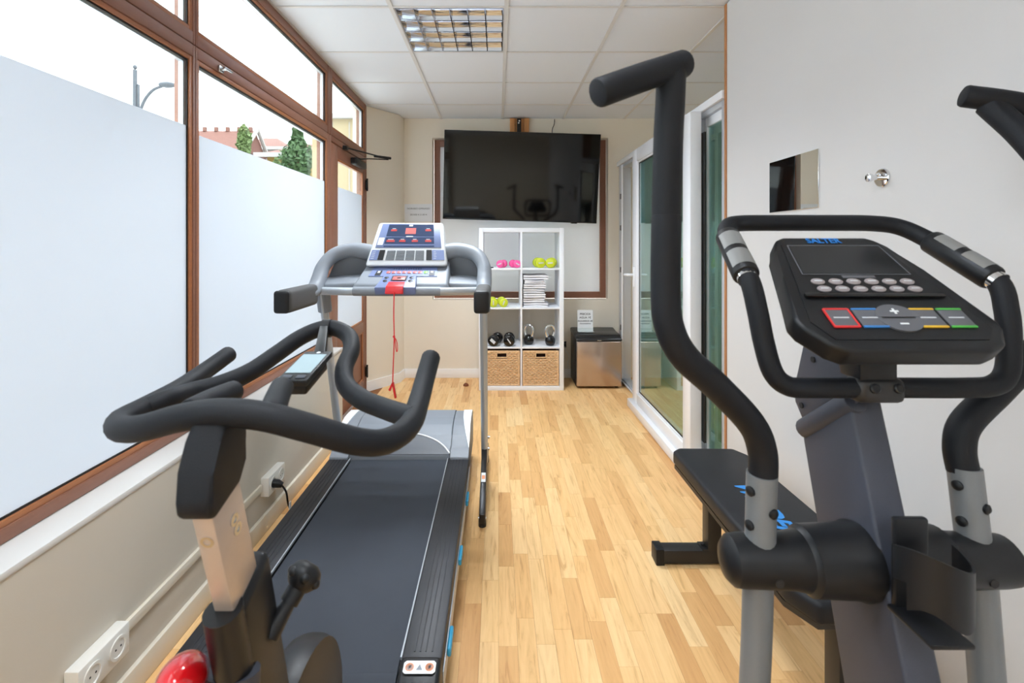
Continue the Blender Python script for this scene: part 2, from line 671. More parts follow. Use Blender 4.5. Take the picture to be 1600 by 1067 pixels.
struct(B().box(-1.30, X_S, Y_N - .1, Y_N, 0, ZC + .2), 'wall_rear', 'wall_cream', 'cream wall behind the camera', 'wall')
struct(B().box(X_S, X_S + .1, Y_N, Y_B, 0, ZC + .2), 'wall_side', 'wall_cream', 'far wall of the side room behind the glass door', 'wall')
struct(B().box(X_R + .10, X_S, 2.10, 2.20, 0, ZC), 'wall_partition', 'wall_cream', 'partition closing the side room behind the glass door', 'wall')
struct(B().box(X_R - .006, X_R + .104, 2.527, 2.545, 0, ZC - .002), 'trim_1', 'trim_wood', 'thin upright wooden trim on the edge of the right wall', 'trim')
struct(B().box(-1.30, X_WALL + .004, Y_N, 3.40, .588, .606, .003), 'trim_2', 'sill_white', 'white window ledge above the low beige wall', 'trim')
# cable trunking low on the left wall
struct(B().box(X_WALL, X_WALL + .012, Y_N, 2.22, .200, .232, .002), 'trim_3', 'trunk_white', 'cream cable trunking along the low left wall', 'trim')
# baseboards
struct(B().box(X_WALL, X_WALL + .016, Y_N, 3.40, 0, .082, .003), 'baseboard_left', 'trunk_white', 'pale baseboard along the low left wall', 'baseboard')
struct(B().box(-0.92, 1.16, Y_B - .014, Y_B, 0, .09, .003), 'baseboard_back', 'white_paint', 'white baseboard along the cream back wall', 'baseboard')
struct(B().prism([(-1.195, 4.372), (-1.185, 4.365), (-0.93, 4.692), (-0.914, Y_B - .016), (-0.930, Y_B - .016), (-0.948, 4.70), (-1.19, 4.385)], 0, .09), 'baseboard_corner', 'white_paint', 'white baseboard around the slanted corner pier', 'baseboard')
struct(B().box(X_R - .014, X_R, Y_N, 2.52, 0, .082, .003), 'baseboard_right', 'white_paint', 'white baseboard along the pale right wall', 'baseboard')


# ---- brown-framed windows in the left wall
def left_window(name, y0, y1, z0, z1, gy0, gy1, gz0, gz1, label, film=None, film_tint='frosted'):
    root = thing(name, (X_FR - .03, (y0 + y1) / 2, z0), label, 'window', kind='structure')
    xa, xb = X_FR - .075, X_FR
    e = .0015
    bd = .016
    f = B()
    f.box(xa, xb, y0 + e, gy0 - bd, z0 + e, z1 - e, .003).box(xa, xb, gy1 + bd, y1 - e, z0 + e, z1 - e, .003)
    f.box(xa, xb, gy0 - bd, gy1 + bd, z0 + e, gz0 - bd, .003).box(xa, xb, gy0 - bd, gy1 + bd, gz1 + bd, z1 - e, .003)
    f.build('frame', 'brown_frame', root)
    g = B()
    xc, xd = X_GL + .001, X_FR - .004
    for (a0, a1, c0, c1) in ((gy0 - bd, gy0, gz0 - bd, gz1 + bd), (gy1, gy1 + bd, gz0 - bd, gz1 + bd), (gy0, gy1, gz0 - bd, gz0), (gy0, gy1, gz1, gz1 + bd)):
        g.box(xc, xd, a0, a1, c0, c1, .002)
    g.build('glazing_bead', 'bead_wood', root)
    k = B()
    q = .006
    for (a0, a1, c0, c1) in ((gy0, gy0 + q, gz0, gz1), (gy1 - q, gy1, gz0, gz1), (gy0 + q, gy1 - q, gz0, gz0 + q), (gy0 + q, gy1 - q, gz1 - q, gz1)):
        k.box(X_GL + .001, X_GL + .004, a0, a1, c0, c1)
    k.build('gasket', 'gasket', root)
    # white spacer seen at the pane's edge, then the outer part of the frame
    s = B()
    for (a0, a1, c0, c1) in ((gy0 - .012, gy0 + .010, gz0 - .012, gz1 + .012), (gy1 - .010, gy1 + .012, gz0 - .012, gz1 + .012), (gy0, gy1, gz1 - .010, gz1 + .012)):
        s.box(X_GL - .026, X_GL - .008, a0, a1, c0, c1)
    s.build('spacer', 'alu_grey', root)
    B().box(X_GL - .004, X_GL, gy0 - .01, gy1 + .01, gz0 - .01, gz1 + .01).build('pane', 'clear_glass', root)
    if film:
        B().box(X_GL + .0002, X_GL + .0008, gy0 + .006, gy1 - .006, gz0 + .006, film).build('frosted_film', film_tint, root, label='white frosted film on the lower glass')
    return root


ZS, ZT = .606, 2.085
win1 = left_window('window_1', -.47, 1.903, ZS, ZT, -.43, 1.872, .660, 2.022, 'large brown-framed window at far left with frosted lower glass', film=1.768)
win2 = left_window('window_2', 1.903, 3.40, ZS, ZT, 1.932, 3.358, .660, 2.022, 'brown-framed frosted window between the mullion and the door', film=1.748)
win3 = left_window('window_3', -.47, 1.903, ZT, ZC - .001, -.43, 1.872, 2.150, 2.486, 'narrow upper window above the large left window')
win4 = left_window('window_4', 1.903, 3.43, ZT, ZC - .001, 1.932, 3.36, 2.150, 2.486, 'narrow upper window above the middle frosted window')
win5 = left_window('window_5', 3.43, 4.38, ZT, ZC - .001, 3.49, 4.30, 2.150, 2.486, 'small upper window above the brown door')
win6 = left_window('window_6', Y_N, -.47, ZS, ZT, -2.34, -.51, .660, 2.022, 'brown-framed window behind the camera')
win7 = left_window('window_7', Y_N, -.47, ZT, ZC - .001, -2.34, -.51, 2.150, 2.486, 'narrow upper window behind the camera')
# latch screwed to the head of window 2
lt = B()
lt.box(X_FR, X_FR + .010, 2.05, 2.085, 2.040, 2.066, .003).cyl((X_FR + .010, 2.068, 2.053), (X_FR + .030, 2.068, 2.053), .006, seg=12).box(X_FR + .022, X_FR + .034, 2.05, 2.11, 2.049, 2.058, .003)
lt.build('latch', 'steel', win2)

# ---- brown glazed door at the far end of the window wall
door = thing('door_1', (X_FR - .03, 3.9, 0), 'brown glazed door with frosted glass beside the corner pier', 'door', kind='structure')
f = B()
f.box(X_FR - .075, X_FR, 3.402, 3.452, 0, ZT - .002, .003).box(X_FR - .075, X_FR, 4.352, 4.384, 0, ZT - .002, .003).box(X_FR - .075, X_FR, 3.452, 4.352, 2.045, ZT - .002, .003)
f.build('frame', 'brown_frame', door)
lf = B()
xa, xb = X_FR - .065, X_FR - .004
lf.box(xa, xb, 3.462, 3.60, .02, 2.038, .004).box(xa, xb, 4.29, 4.345, .02, 2.038, .004).box(xa, xb, 3.60, 4.29, 1.945, 2.038, .004).box(xa, xb, 3.60, 4.29, .555, .640, .004).box(xa, xb, 3.60, 4.29, .02, .13, .004)
leaf = lf.build('leaf', 'brown_frame', door)
g = B()
for (z0, z1) in ((.640, 1.945), (.13, .555)):
    g.box(X_GL, xb - .003, 3.60, 3.615, z0, z1, .002).box(X_GL, xb - .003, 4.275, 4.29, z0, z1, .002).box(X_GL, xb - .003, 3.615, 4.275, z0, z0 + .015, .002).box(X_GL, xb - .003, 3.615, 4.275, z1 - .015, z1, .002)
g.build('glazing_bead', 'bead_wood', leaf)
B().box(X_GL - .004, X_GL, 3.61, 4.28, .65, 1.935).build('pane', 'clear_glass', leaf)
B().box(X_GL + .0002, X_GL + .0008, 3.616, 4.274, .657, 1.742).build('frosted_film', 'frosted', leaf, label='white frosted film on the door glass')
B().box(X_GL - .03, X_GL - .005, 3.61, 4.28, .14, .55).build('lower_panel', 'brown_frame', leaf)
for z in (1.80, .15):
    B().box(X_FR, X_FR + .016, 4.335, 4.372, z, z + .085, .004).cyl((X_FR + .012, 4.354, z - .01), (X_FR + .012, 4.354, z + .1), .008, seg=12).build('hinge', 'black_plastic', door)
dc = B()
dc.box(X_FR - .002, X_FR + .050, 3.90, 4.20, 1.955, 2.010, .012, 3).build('closer_body', 'black_plastic', door)
ar = B()
ar.box(X_FR, X_FR + .03, 3.70, 3.76, 2.035, 2.062, .004)
ar.tube([(X_FR + .02, 3.73, 2.05), (-.99, 4.14, 2.055), (-.94, 4.20, 2.055)], .006, n=1, seg=8)
ar.tube([(X_FR + .025, 4.06, 2.02), (-1.08, 4.12, 2.035), (-.93, 4.18, 2.038)], .005, n=1, seg=8)
ar.tube([(-1.03, 4.10, 2.053), (-.92, 4.215, 2.055)], .011, n=1, seg=10)
ar.cyl((X_FR + .025, 4.06, 2.0), (X_FR + .025, 4.06, 2.026), .012, seg=12)
ar.build('closer_arm', 'black_plastic', door)
B().box(X_FR - .003, X_FR + .012, 3.505, 3.545, .96, 1.14, .004).tube([(X_FR + .005, 3.525, 1.07), (X_FR + .055, 3.525, 1.07), (X_FR + .058, 3.62, 1.07)], .008, n=3, seg=10).build('door_handle', 'black_plastic', door)
struct(B().box(-1.30, X_FR - .005, 3.405, 4.38, -.004, .018), 'trim_4', 'alu_grey', 'metal threshold under the brown door', 'trim')

# ---- frosted window in the recess of the back wall
bw = thing('window_8', (.24, RY, RZ0), 'brown-framed window with white frosted glass behind the television', 'window', kind='structure')
f = B()
y0, y1 = RY - .045, RY + .03
f.box(RX0 + .012, RX0 + .070, y0, y1, RZ0 + .01, RZ1 - .01, .003).box(RX1 - .070, RX1 - .012, y0, y1, RZ0 + .01, RZ1 - .01, .003)
f.box(RX0 + .07, RX1 - .07, y0, y1, RZ0 + .01, RZ0 + .075, .003).box(RX0 + .07, RX1 - .07, y0, y1, RZ1 - .075, RZ1 - .01, .003)
f.build('frame', 'brown_frame', bw)
B().box(RX0 + .060, RX1 - .060, RY - .012, RY - .006, RZ0 + .065, RZ1 - .065).build('pane', 'clear_glass', bw)
B().box(RX0 + .071, RX1 - .071, RY - .014, RY - .0125, RZ0 + .076, RZ1 - .076).build('frosted_film', 'frosted_back', bw, label='white frosted film over the whole glass')

# ---- aluminium and plastic glazing towards the side room
gz = thing('window_9', (1.21, 3.65, 0), 'pale glazed screen with green-tinted glass on the right', 'window', kind='structure')
xa, xb = 1.182, 1.262
f = B()
f.box(xa, xb, 4.66, 4.80, 0, 2.118, .004)
f.box(xa, xb, 2.548, 2.60, 0, 2.118, .004)
f.box(xa, xb, 2.60, 4.66, 2.045, 2.118, .004)
f.box(xa, xb, 2.60, 4.66, 0, .045, .003)
f.box(xa, xb, 2.86, 2.98, .045, 2.045, .004)
f.build('frame', 'alu_grey', gz)
t = B()
t.box(xa - .022, xa - .0005, 2.548, 4.80, 2.075, 2.118, .003).box(xa - .014, xa - .0005, 2.548, 4.80, .02, .032, .002).box(xa - .014, xa - .0005, 4.64, 4.66, .045, 2.07, .002)
t.build('rail', 'pvc_white', gz)
s = B()
s.box(xa + .02, xa + .05, 2.60, 2.635, .045, 2.045, .003).box(xa + .02, xa + .05, 2.825, 2.86, .045, 2.045, .003).box(xa + .02, xa + .05, 2.635, 2.825, .045, .10, .003).box(xa + .02, xa + .05, 2.635, 2.825, 1.99, 2.045, .003)
s.build('sash', 'pvc_white', gz)
B().box(xa + .030, xa + .036, 2.63, 2.83, .095, 1.995).build('pane', 'green_glass', gz)
for z in (.35, .75, 1.0, 1.25, 1.62, 1.9):
    B().box(xa - .010, xa - .0005, 2.90, 2.93, z, z + .06, .002).build('lock_keep', 'steel', gz)
for z in (.5, 1.05, 1.45, 1.75):
    B().box(xa - .012, xa - .0005, 4.68, 4.71, z, z + .05, .002).build('lock_keep', 'black_metal', gz)

d2 = thing('door_2', (1.12, 3.37, 0), 'white plastic sliding door leaf with glass standing off the screen', 'door', kind='structure')
xa, xb = 1.085, 1.150
Y0, Y1, Z0, Z1 = 2.775, 3.965, .055, 2.068
f = B()
f.box(xa, xb, Y0, Y0 + .115, Z0, Z1, .005).box(xa, xb, Y1 - .115, Y1, Z0, Z1, .005)
f.box(xa, xb, Y0 + .115, Y1 - .115, Z0, Z0 + .095, .005).box(xa, xb, Y0 + .115, Y1 - .115, Z1 - .10, Z1, .005)
f.build('leaf_frame', 'pvc_white', d2)
g = B()
i = .115
for (a0, a1, c0, c1) in ((Y0 + i, Y0 + i + .014, Z0 + .095, Z1 - .10), (Y1 - i - .014, Y1 - i, Z0 + .095, Z1 - .10), (Y0 + i + .014, Y1 - i - .014, Z0 + .095, Z0 + .109), (Y0 + i + .014, Y1 - i - .014, Z1 - .114, Z1 - .10)):
    g.box(xa + .010, xa + .03, a0, a1, c0, c1, .002)
g.build('glazing_bead', 'pvc_white', d2)
k = B()
j = .129
for (a0, a1, c0, c1) in ((Y0 + j, Y0 + j + .006, Z0 + .109, Z1 - .114), (Y1 - j - .006, Y1 - j, Z0 + .109, Z1 - .114), (Y0 + j, Y1 - j, Z0 + .109, Z0 + .115), (Y0 + j, Y1 - j, Z1 - .12, Z1 - .114)):
    k.box(xa + .016, xa + .024, a0, a1, c0, c1)
k.build('gasket', 'gasket', d2)
B().box(xa + .018, xa + .022, Y0 + .12, Y1 - .12, Z0 + .1, Z1 - .105).build('pane', 'green_glass', d2)
B().box(1.050, 1.158, 2.72, 4.00, 0.004, .070, .008).build('roller_cover', 'pvc_white', d2, label='white cover of the sliding gear along the floor')
B().box(1.158, 1.170, 2.76, 2.80, .2, 1.95, .002).build('gear_rod', 'black_metal', d2)
h = B()
h.box(xa - .012, xa, 3.885, 3.925, .98, 1.14, .004)
h.tube([(xa - .008, 3.905, 1.075), (xa - .048, 3.905, 1.075), (xa - .054, 3.93, 1.075), (xa - .054, 3.995, 1.072)], .011, n=4, seg=12, cap='soft')
h.build('handle', 'pvc_white', d2, label='white lever handle')

# ---- street outside
struct(B().box(-90, 60, -40, 90, -.30, -.15), 'ground_outside', 'asphalt', 'grey street ground outside the windows', 'ground')

# ================================================================== TREADMILL
XC = -.512          # deck centre
UC = -.468          # console / upright centre
tm = thing('treadmill', (XC, 2.2, 0), 'silver and grey treadmill with black belt along the windows', 'treadmill')
b = B()
b.box(-.868, -.158, 1.30, 3.0, .085, .185, .01)
b.build('deck', 'black_metal', tm)
b = B()
b.box(-.760, -.264, 1.285, 2.62, .17, .196, .004)
b.build('running_belt', 'belt', tm, label='dark grey running belt')
B().cyl((-.76, 1.285, .155), (-.264, 1.285, .155), .040, seg=20).build('rear_roller', 'belt', tm)
for x0, x1 in ((-.876, -.766), (-.260, -.150)):
    b = B()
    b.box(x0, x1, 1.32, 2.56, .150, .206, .006)
    for k in (.28, .42, .56, .72):
        xx = x0 + (x1 - x0) * k
        b.box(xx, xx + .004, 1.34, 2.54, .205, .2075)
    rail = b.build('foot_rail', 'rail_black', tm)
    xi = x1 if x0 < -.5 else x0
    B().box(xi - .0022, xi + .0022, 1.32, 2.55, .200, .2085).build('edge_strip', 'silver_tube', rail)
    b = B()
    b.hexa([(x0 - .004, 1.215, .07), (x1 + .004, 1.215, .07), (x1 + .004, 1.325, .07), (x0 - .004, 1.325, .07),
            (x0, 1.235, .203), (x1, 1.235, .203), (x1, 1.325, .211), (x0, 1.325, .211)], .012, 3)
    b.build('end_cap', 'black_plastic', tm)
    # warning sticker
    cx = (x0 + x1) / 2
    mm = axes((cx, 1.285, .2105), (1, 0, 0), (0, 1, .085))
    st = B().prism([(-.042, -.012), (-.036, -.018), (.036, -.018), (.042, -.012), (.042, .012), (.036, .018), (-.036, .018), (-.042, .012)], 0, .0012, m=mm).build('warning_sticker', 'label_white', tm)
    for sx in (-.026, .026):
        b = B()
        b.lathe([(.0115, 0), (.0115, .0004), (.0095, .0004), (.0095, 0)], mm @ Matrix.Translation((sx, 0, .0012)), 20)
        b.build('ring_mark', 'label_orange', st)
        B().prism([(-.002, -.006), (.003, -.002), (.004, .006), (-.003, .003)], .0012, .0016, m=mm @ Matrix.Translation((sx, 0, 0))).build('pictogram', 'print_dark', st)
    B().prism([(-.008, -.008), (.008, -.008), (0, .008)], .0012, .0016, m=mm).build('warning_triangle', 'console_grey', st)
# skirts with blue cushions
for sx, xs in ((-1, -.876), (1, -.150)):
    b = B()
    b.box(min(xs, xs + sx * .004), max(xs, xs + sx * .004), 1.33, 2.56, .10, .16, .0015)
    b.build('side_skirt', 'silver_tube', tm)
    for yy in (1.45, 1.85, 2.26):
        B().box(min(xs + sx * .004, xs + sx * .016), max(xs + sx * .004, xs + sx * .016), yy - .045, yy + .045, .135, .160, .005, 3).build('cushion', 'accent_blue', tm)
# motor hood
prof = [(2.555, .10), (2.555, .222), (2.60, .245), (2.66, .285), (2.73, .318), (2.80, .333), (2.92, .333), (3.02, .30), (3.05, .22), (3.05, .10)]
MX = axes((0, 0, 0), (0, 1, 0), (0, 0, 1))      # local x -> Y, y -> Z, z -> X
hood = B().prism([(p[0], p[1]) for p in prof][::-1], -.775, -.250, .006, m=MX).build('motor_hood', 'console_grey', tm)
for x0, x1 in ((-.872, -.777), (-.248, -.153)):
    B().prism([(p[0] - .02 if p[0] < 2.6 else p[0], p[1] - .004) for p in prof][::-1], x0, x1, .006, m=MX).build('hood_side', 'console_grey', tm)
# white corner accents lying on the hood sides
def hood_z(y):
    for (ya, za), (yb, zb) in zip(prof[1:], prof[2:]):
        if ya <= y <= yb:
            return za + (zb - za) * (y - ya) / (yb - ya)
    return prof[1][1]


def loft(name, rows, m, parent, lift=.003, thick=.006):
    """closed plate from rows of (x, y) points lying on the hood surface"""
    b = B()
    top = [[b.bm.verts.new((x, y, hood_z(y) + lift)) for x, y in r] for r in rows]
    bot = [[b.bm.verts.new((x, y, hood_z(y) + lift - thick)) for x, y in r] for r in rows]
    n, k = len(rows), len(rows[0])
    for i in range(n - 1):
        for j in range(k - 1):
            b.bm.faces.new((top[i][j], top[i][j + 1], top[i + 1][j + 1], top[i + 1][j]))
            b.bm.faces.new((bot[i][j], bot[i + 1][j], bot[i + 1][j + 1], bot[i][j + 1]))
    rim = [(i, 0) for i in range(n - 1)] + [(n - 1, j) for j in range(k - 1)] + [(i, k - 1) for i in range(n - 1, 0, -1)] + [(0, j) for j in range(k - 1, 0, -1)]
    for p, q in zip(rim, rim[1:] + rim[:1]):
        b.bm.faces.new((top[p[0]][p[1]], top[q[0]][q[1]], bot[q[0]][q[1]], bot[p[0]][p[1]]))
    return b.build(name, m, parent)


for sx, xo in ((-1, -.8725), (1, -.1525)):
    rows = [[(xo, yy), (xo - sx * w, yy)] for yy, w in ((2.60, .003), (2.64, .013), (2.68, .024), (2.73, .034), (2.80, .043), (2.87, .047), (2.93, .048), (2.98, .048))]
    loft('hood_accent', rows, 'accent_white', tm, .0015)
# dark lip with pale piping across the front of the hood
arc = [(-.772, 2.562), (-.74, 2.600), (-.69, 2.632), (-.60, 2.660), (-.512, 2.668), (-.42, 2.660), (-.335, 2.632), (-.284, 2.600), (-.252, 2.562)]
rows = [[(x, 2.557 + (y - 2.557) * t) for x, y in arc] for t in (0, .25, .5, .75, 1)]
loft('hood_lip', rows, 'console_dark', tm, .002)
B().tube([(x, y, hood_z(y) + .003) for x, y in arc], .0045, seg=8, n=4).build('hood_piping', 'accent_white', tm)
# base frame and feet
for sx in (-1, 1):
    xu = UC + sx * .395
    b = B()
    b.box(xu - .016, xu + .016, 2.66, 3.02, .03, .10, .004)
    b.hexa([(xu - .015, 2.27, .022), (xu + .015, 2.27, .022), (xu + .015, 2.70, .03), (xu - .015, 2.70, .03),
            (xu - .015, 2.27, .070), (xu + .015, 2.27, .070), (xu + .015, 2.70, .215), (xu - .015, 2.70, .215)], .006)
    leg = b.build('base_frame', 'black_metal', tm)
    B().cyl((xu, 2.30, .0), (xu, 2.30, .03), .018, seg=14).build('foot', 'black_plastic', tm)
    B().cyl((xu, 2.98, .0), (xu, 2.98, .035), .018, seg=14).build('foot', 'black_plastic', tm)
    if sx > 0:
        ms = axes((xu, 2.48, .1415), (1, 0, 0), (0, .43, .145))
        bm_ = B().box(-.011, .011, -.030, .030, 0, .0012, m=ms).build('base_sticker', 'label_white', leg)
        B().box(-.008, .008, -.012, .012, .0012, .0018, m=ms).build('sticker_mark', 'label_orange', bm_)
    b = B()
    for yy, zz in ((2.285, .045),):
        b.cyl((xu - .018, yy, zz), (xu + .018, yy, zz), .006, seg=10)
    b.build('bolt', 'steel', leg)
    # silver upright leaning towards the runner
    up = B().tube([(xu, 2.72, .12), (xu, 2.675, .26), (xu + sx * .001, 2.44, 1.02), (xu, 2.42, 1.09)], .021, seg=14, n=4, sx=1.25, sy=.9, up=(0, 1, 0)).build('upright', 'silver_tube', tm)
    for zz, yy in ((.20, 2.69), (.27, 2.67)):
        B().cyl((xu + sx * .018, yy, zz), (xu + sx * .028, yy, zz), .008, seg=10).build('bolt', 'steel', up)
    # handle arm: from the console out and round to the grip
    arm = B()
    arm.tube([(UC + sx * .17, 2.53, 1.27), (UC + sx * .27, 2.525, 1.285), (UC + sx * .355, 2.49, 1.265), (UC + sx * .397, 2.44, 1.21), (UC + sx * .402, 2.39, 1.15), (UC + sx * .401, 2.33, 1.105), (UC + sx * .401, 2.25, 1.09)], [.045, .040, .036, .034, .036, .036, .034], seg=14, n=6, cap='soft')
    arm.build('handle_arm', 'console_grey', tm)
    tr = B()
    tr.hexa([(UC + sx * .15, 2.36, 1.10), (UC + sx * .39, 2.36, 1.10), (UC + sx * .39, 2.54, 1.12), (UC + sx * .15, 2.54, 1.12),
             (UC + sx * .15, 2.36, 1.135), (UC + sx * .39, 2.36, 1.125), (UC + sx * .39, 2.54, 1.17), (UC + sx * .15, 2.54, 1.17)], .01)
    tr.build('side_tray', 'console_grey', tm)
    bk = B()
    bk.hexa([(UC + sx * .15, 2.53, 1.15), (UC + sx * .385, 2.47, 1.15), (UC + sx * .385, 2.49, 1.15), (UC + sx * .15, 2.55, 1.15),
             (UC + sx * .15, 2.53, 1.27), (UC + sx * .345, 2.49, 1.26), (UC + sx * .345, 2.51, 1.26), (UC + sx * .15, 2.55, 1.27)], .003)
    bk.build('side_shell', 'console_dark', tm)
    gr = B().box(UC + sx * .402 - .033, UC + sx * .402 + .033, 1.985, 2.30, 1.036, 1.132, .020, 4).build('grip', 'grip_rubber', tm, label='ribbed dark grey hand grip')
    B().box(UC + sx * .402 - .031, UC + sx * .402 + .031, 1.965, 1.990, 1.038, 1.130, .020, 4).build('grip_end', 'black_plastic', gr)
    # collar under the grip
    B().tube([(xu, 2.455, .985), (xu, 2.425, 1.08)], .029, seg=14, n=1, sx=1.2, sy=1).build('collar', 'console_grey', tm)
# pulse bar
B().tube([(UC - .385, 2.345, 1.095), (UC - .22, 2.285, 1.098), (UC, 2.255, 1.100), (UC + .22, 2.285, 1.098), (UC + .385, 2.345, 1.095)], .019, seg=12, n=6).build('pulse_bar', 'silver_tube', tm)
B().tube([(UC - .2, 2.280, 1.099), (UC, 2.254, 1.101), (UC + .2, 2.280, 1.099)], .0215, seg=12, n=6).build('pulse_sleeve', 'console_grey', tm)
# console: lower keyboard wedge and upper display housing
CX = -.452
KA, KB = Vector((0, 2.300, 1.130)), Vector((0, 2.420, 1.222))
DA, DB = Vector((0, 2.425, 1.222)), Vector((0, 2.575, 1.432))
b = B()
b.hexa([(CX - .235, 2.295, 1.085), (CX + .225, 2.295, 1.085), (CX + .22, 2.53, 1.085), (CX - .22, 2.53, 1.085),
        (CX - .225, 2.300, 1.130), (CX + .215, 2.300, 1.130), (CX + .205, 2.52, 1.235), (CX - .205, 2.52, 1.235)], .012, 3)
con = b.build('console_base', 'console_grey', tm)
b = B()
b.hexa([(CX - .205, 2.418, 1.210), (CX + .202, 2.418, 1.210), (CX + .200, 2.56, 1.19), (CX - .200, 2.56, 1.19),
        (CX - .170, 2.572, 1.432), (CX + .165, 2.572, 1.432), (CX + .165, 2.64, 1.41), (CX - .165, 2.64, 1.41)], .014, 3)
hd = b.build('console_head', 'console_silver', tm)
# panels on the sloping faces: u along X, v up the slope
MD = axes((CX, DA.y, DA.z), (1, 0, 0), DB - DA)
MD = MD @ Matrix.Translation((0, 0, .0005))
H = (DB - DA).length


def patch(u0, u1, v0, v1, z0, z1, M, name, m, parent, skew=0.0, bev=0.0, label=None):
    k = lambda u, v: (u * (1 - skew * v), v)
    pts = [k(u0, v0), k(u1, v0), k(u1, v1), k(u0, v1)]
    return B().prism(pts, z0, z1, bev, m=M).build(name, m, parent, label=label)


SK = .68
dp = patch(-.178, .178, .095, H - .012, 0, .003, MD, 'display_frame', 'blue_grey', hd, SK, .001)
patch(-.135, .140, .165, H - .018, .003, .0045, MD, 'display_window', 'navy_panel', hd, SK)
patch(-.135, .140, .118, .158, .003, .0045, MD, 'display_window', 'navy_panel', hd, SK)
patch(-.135, .140, .0985, .106, .003, .0040, MD, 'display_strip', 'navy_panel', hd, SK)  # thin navy strip below the lower display window
patch(-.028, .034, .178, .216, .0045, .0055, MD, 'led_matrix', 'led_red', hd, SK, label='red lit matrix in the display')
for u0, u1, v0 in ((-.115, -.080, .196), (.090, .125, .196), (-.126, -.080, .128), (-.055, -.020, .128), (.015, .050, .128), (.090, .125, .128)):
    patch(u0, u1, v0, v0 + .012, .0045, .0055, MD, 'led_readout', 'led_dim', hd, SK)
    patch(u0 + .006, u1 - .008, v0 + .015, v0 + .018, .0045, .005, MD, 'readout_caption', 'print_light', hd, SK)
patch(-.010, .012, H - .030, H - .020, .0045, .0052, MD, 'badge', 'label_white', hd, SK)
patch(-.020, .020, .160, .165, .003, .005, MD, 'badge', 'label_white', hd, SK)
patch(-.172, -.142, .110, .155, .003, .0045, MD, 'side_label', 'label_white', hd, SK)
# fan grille row
patch(-.190, -.150, .020, .080, 0, .002, MD, 'info_panel', 'blue_grey', hd, SK)
patch(.128, .190, .020, .080, 0, .002, MD, 'info_panel', 'blue_grey', hd, SK)
for u0 in (-.148, .098):
    patch(u0, u0 + .028, .020, .080, 0, .003, MD, 'fan_button', 'black_plastic', hd, SK)
for r_ in range(5):
    for t_ in range(5):
        patch(.136, .136 + .012 + .003 * (t_ % 2), .028 + .010 * t_, .030 + .010 * t_, .002, .0025, MD, 'caption_line', 'print_light', hd, SK) if r_ == 0 else None
        patch(-.184, -.168, .028 + .010 * t_, .030 + .010 * t_, .002, .0025, MD, 'caption_line', 'print_light', hd, SK) if r_ == 0 else None
for c in range(4):
    for r_ in range(8):
        u0 = -.108 + c * .050
        patch(u0, u0 + .044, .020 + r_ * .0075, .0245 + r_ * .0075, 0, .0015, MD, 'vent_slot', 'console_dark', hd, SK)
# keyboard face
MK = axes((CX, KA.y, KA.z), (1, 0, 0), (0, 2.52 - 2.30, 1.235 - 1.130)) @ Matrix.Translation((0, 0, .0012))
kp = patch(-.178, .165, .072, .172, -.002, .002, MK, 'key_panel', 'blue_grey', con, .5)
for k in range(7):
    u = -.085 + k * .027
    patch(u - .010, u + .010, .098, .118, .002, .005, MK, 'speed_key', 'led_red', con, .5, .001)
patch(.097, .117, .098, .118, .002, .005, MK, 'start_key', 'led_green', con, .5, .001, label='green start key')
for u in (-.135, .138):
    patch(u - .014, u + .014, .078, .122, .002, .004, MK, 'arrow_key', 'black_plastic', con, .5)
    patch(u - .006, u + .006, .100, .118, .004, .005, MK, 'key_symbol', 'print_light', con, .5)
for k in range(12):
    u = -.065 + k * .013
    patch(u - .002, u + .002, .140, .150, .002, .0026, MK, 'key_tick', 'print_dark', con, .5)
# centre pad with stop key, red clip holder
b = B()
MP = axes((UC + .006, 2.232, 1.118), (1, 0, 0), (0, .11, .045))
b.prism([(-.098, -.012), (.090, -.012), (.075, .120), (-.078, .120)], -.030, .010, .006, m=MP)
pad = b.build('stop_pad', 'blue_grey', con)
patch(-.036, .036, .052, .105, .010, .012, MP, 'stop_frame', 'black_plastic', pad)
patch(-.029, .029, .056, .092, .012, .015, MP, 'stop_key', 'led_red', pad, bev=.001, label='red stop key')
B().lathe([(.009, 0), (.009, .0006)], MP @ Matrix.Translation((0, .074, .015)) @ Matrix.Diagonal((1.1, .7, 1, 1)), 16).build('stop_mark', 'screen_dark', pad)
for u in (-.062, .058):
    for v in (.052, .086):
        B().lathe([(.010, 0), (.010, .002), (.007, .003)], MP @ Matrix.Translation((u * (1 - .3 * v), v, .010)), 14).build('round_key', 'black_plastic', pad)
B().hexa([(UC - .040, 2.200, 1.095), (UC + .040, 2.200, 1.095), (UC + .040, 2.235, 1.090), (UC - .040, 2.235, 1.090),
          (UC - .038, 2.212, 1.128), (UC + .042, 2.212, 1.128), (UC + .040, 2.268, 1.146), (UC - .036, 2.268, 1.146)], .004).build('safety_key', 'red', con, label='red magnetic safety key')
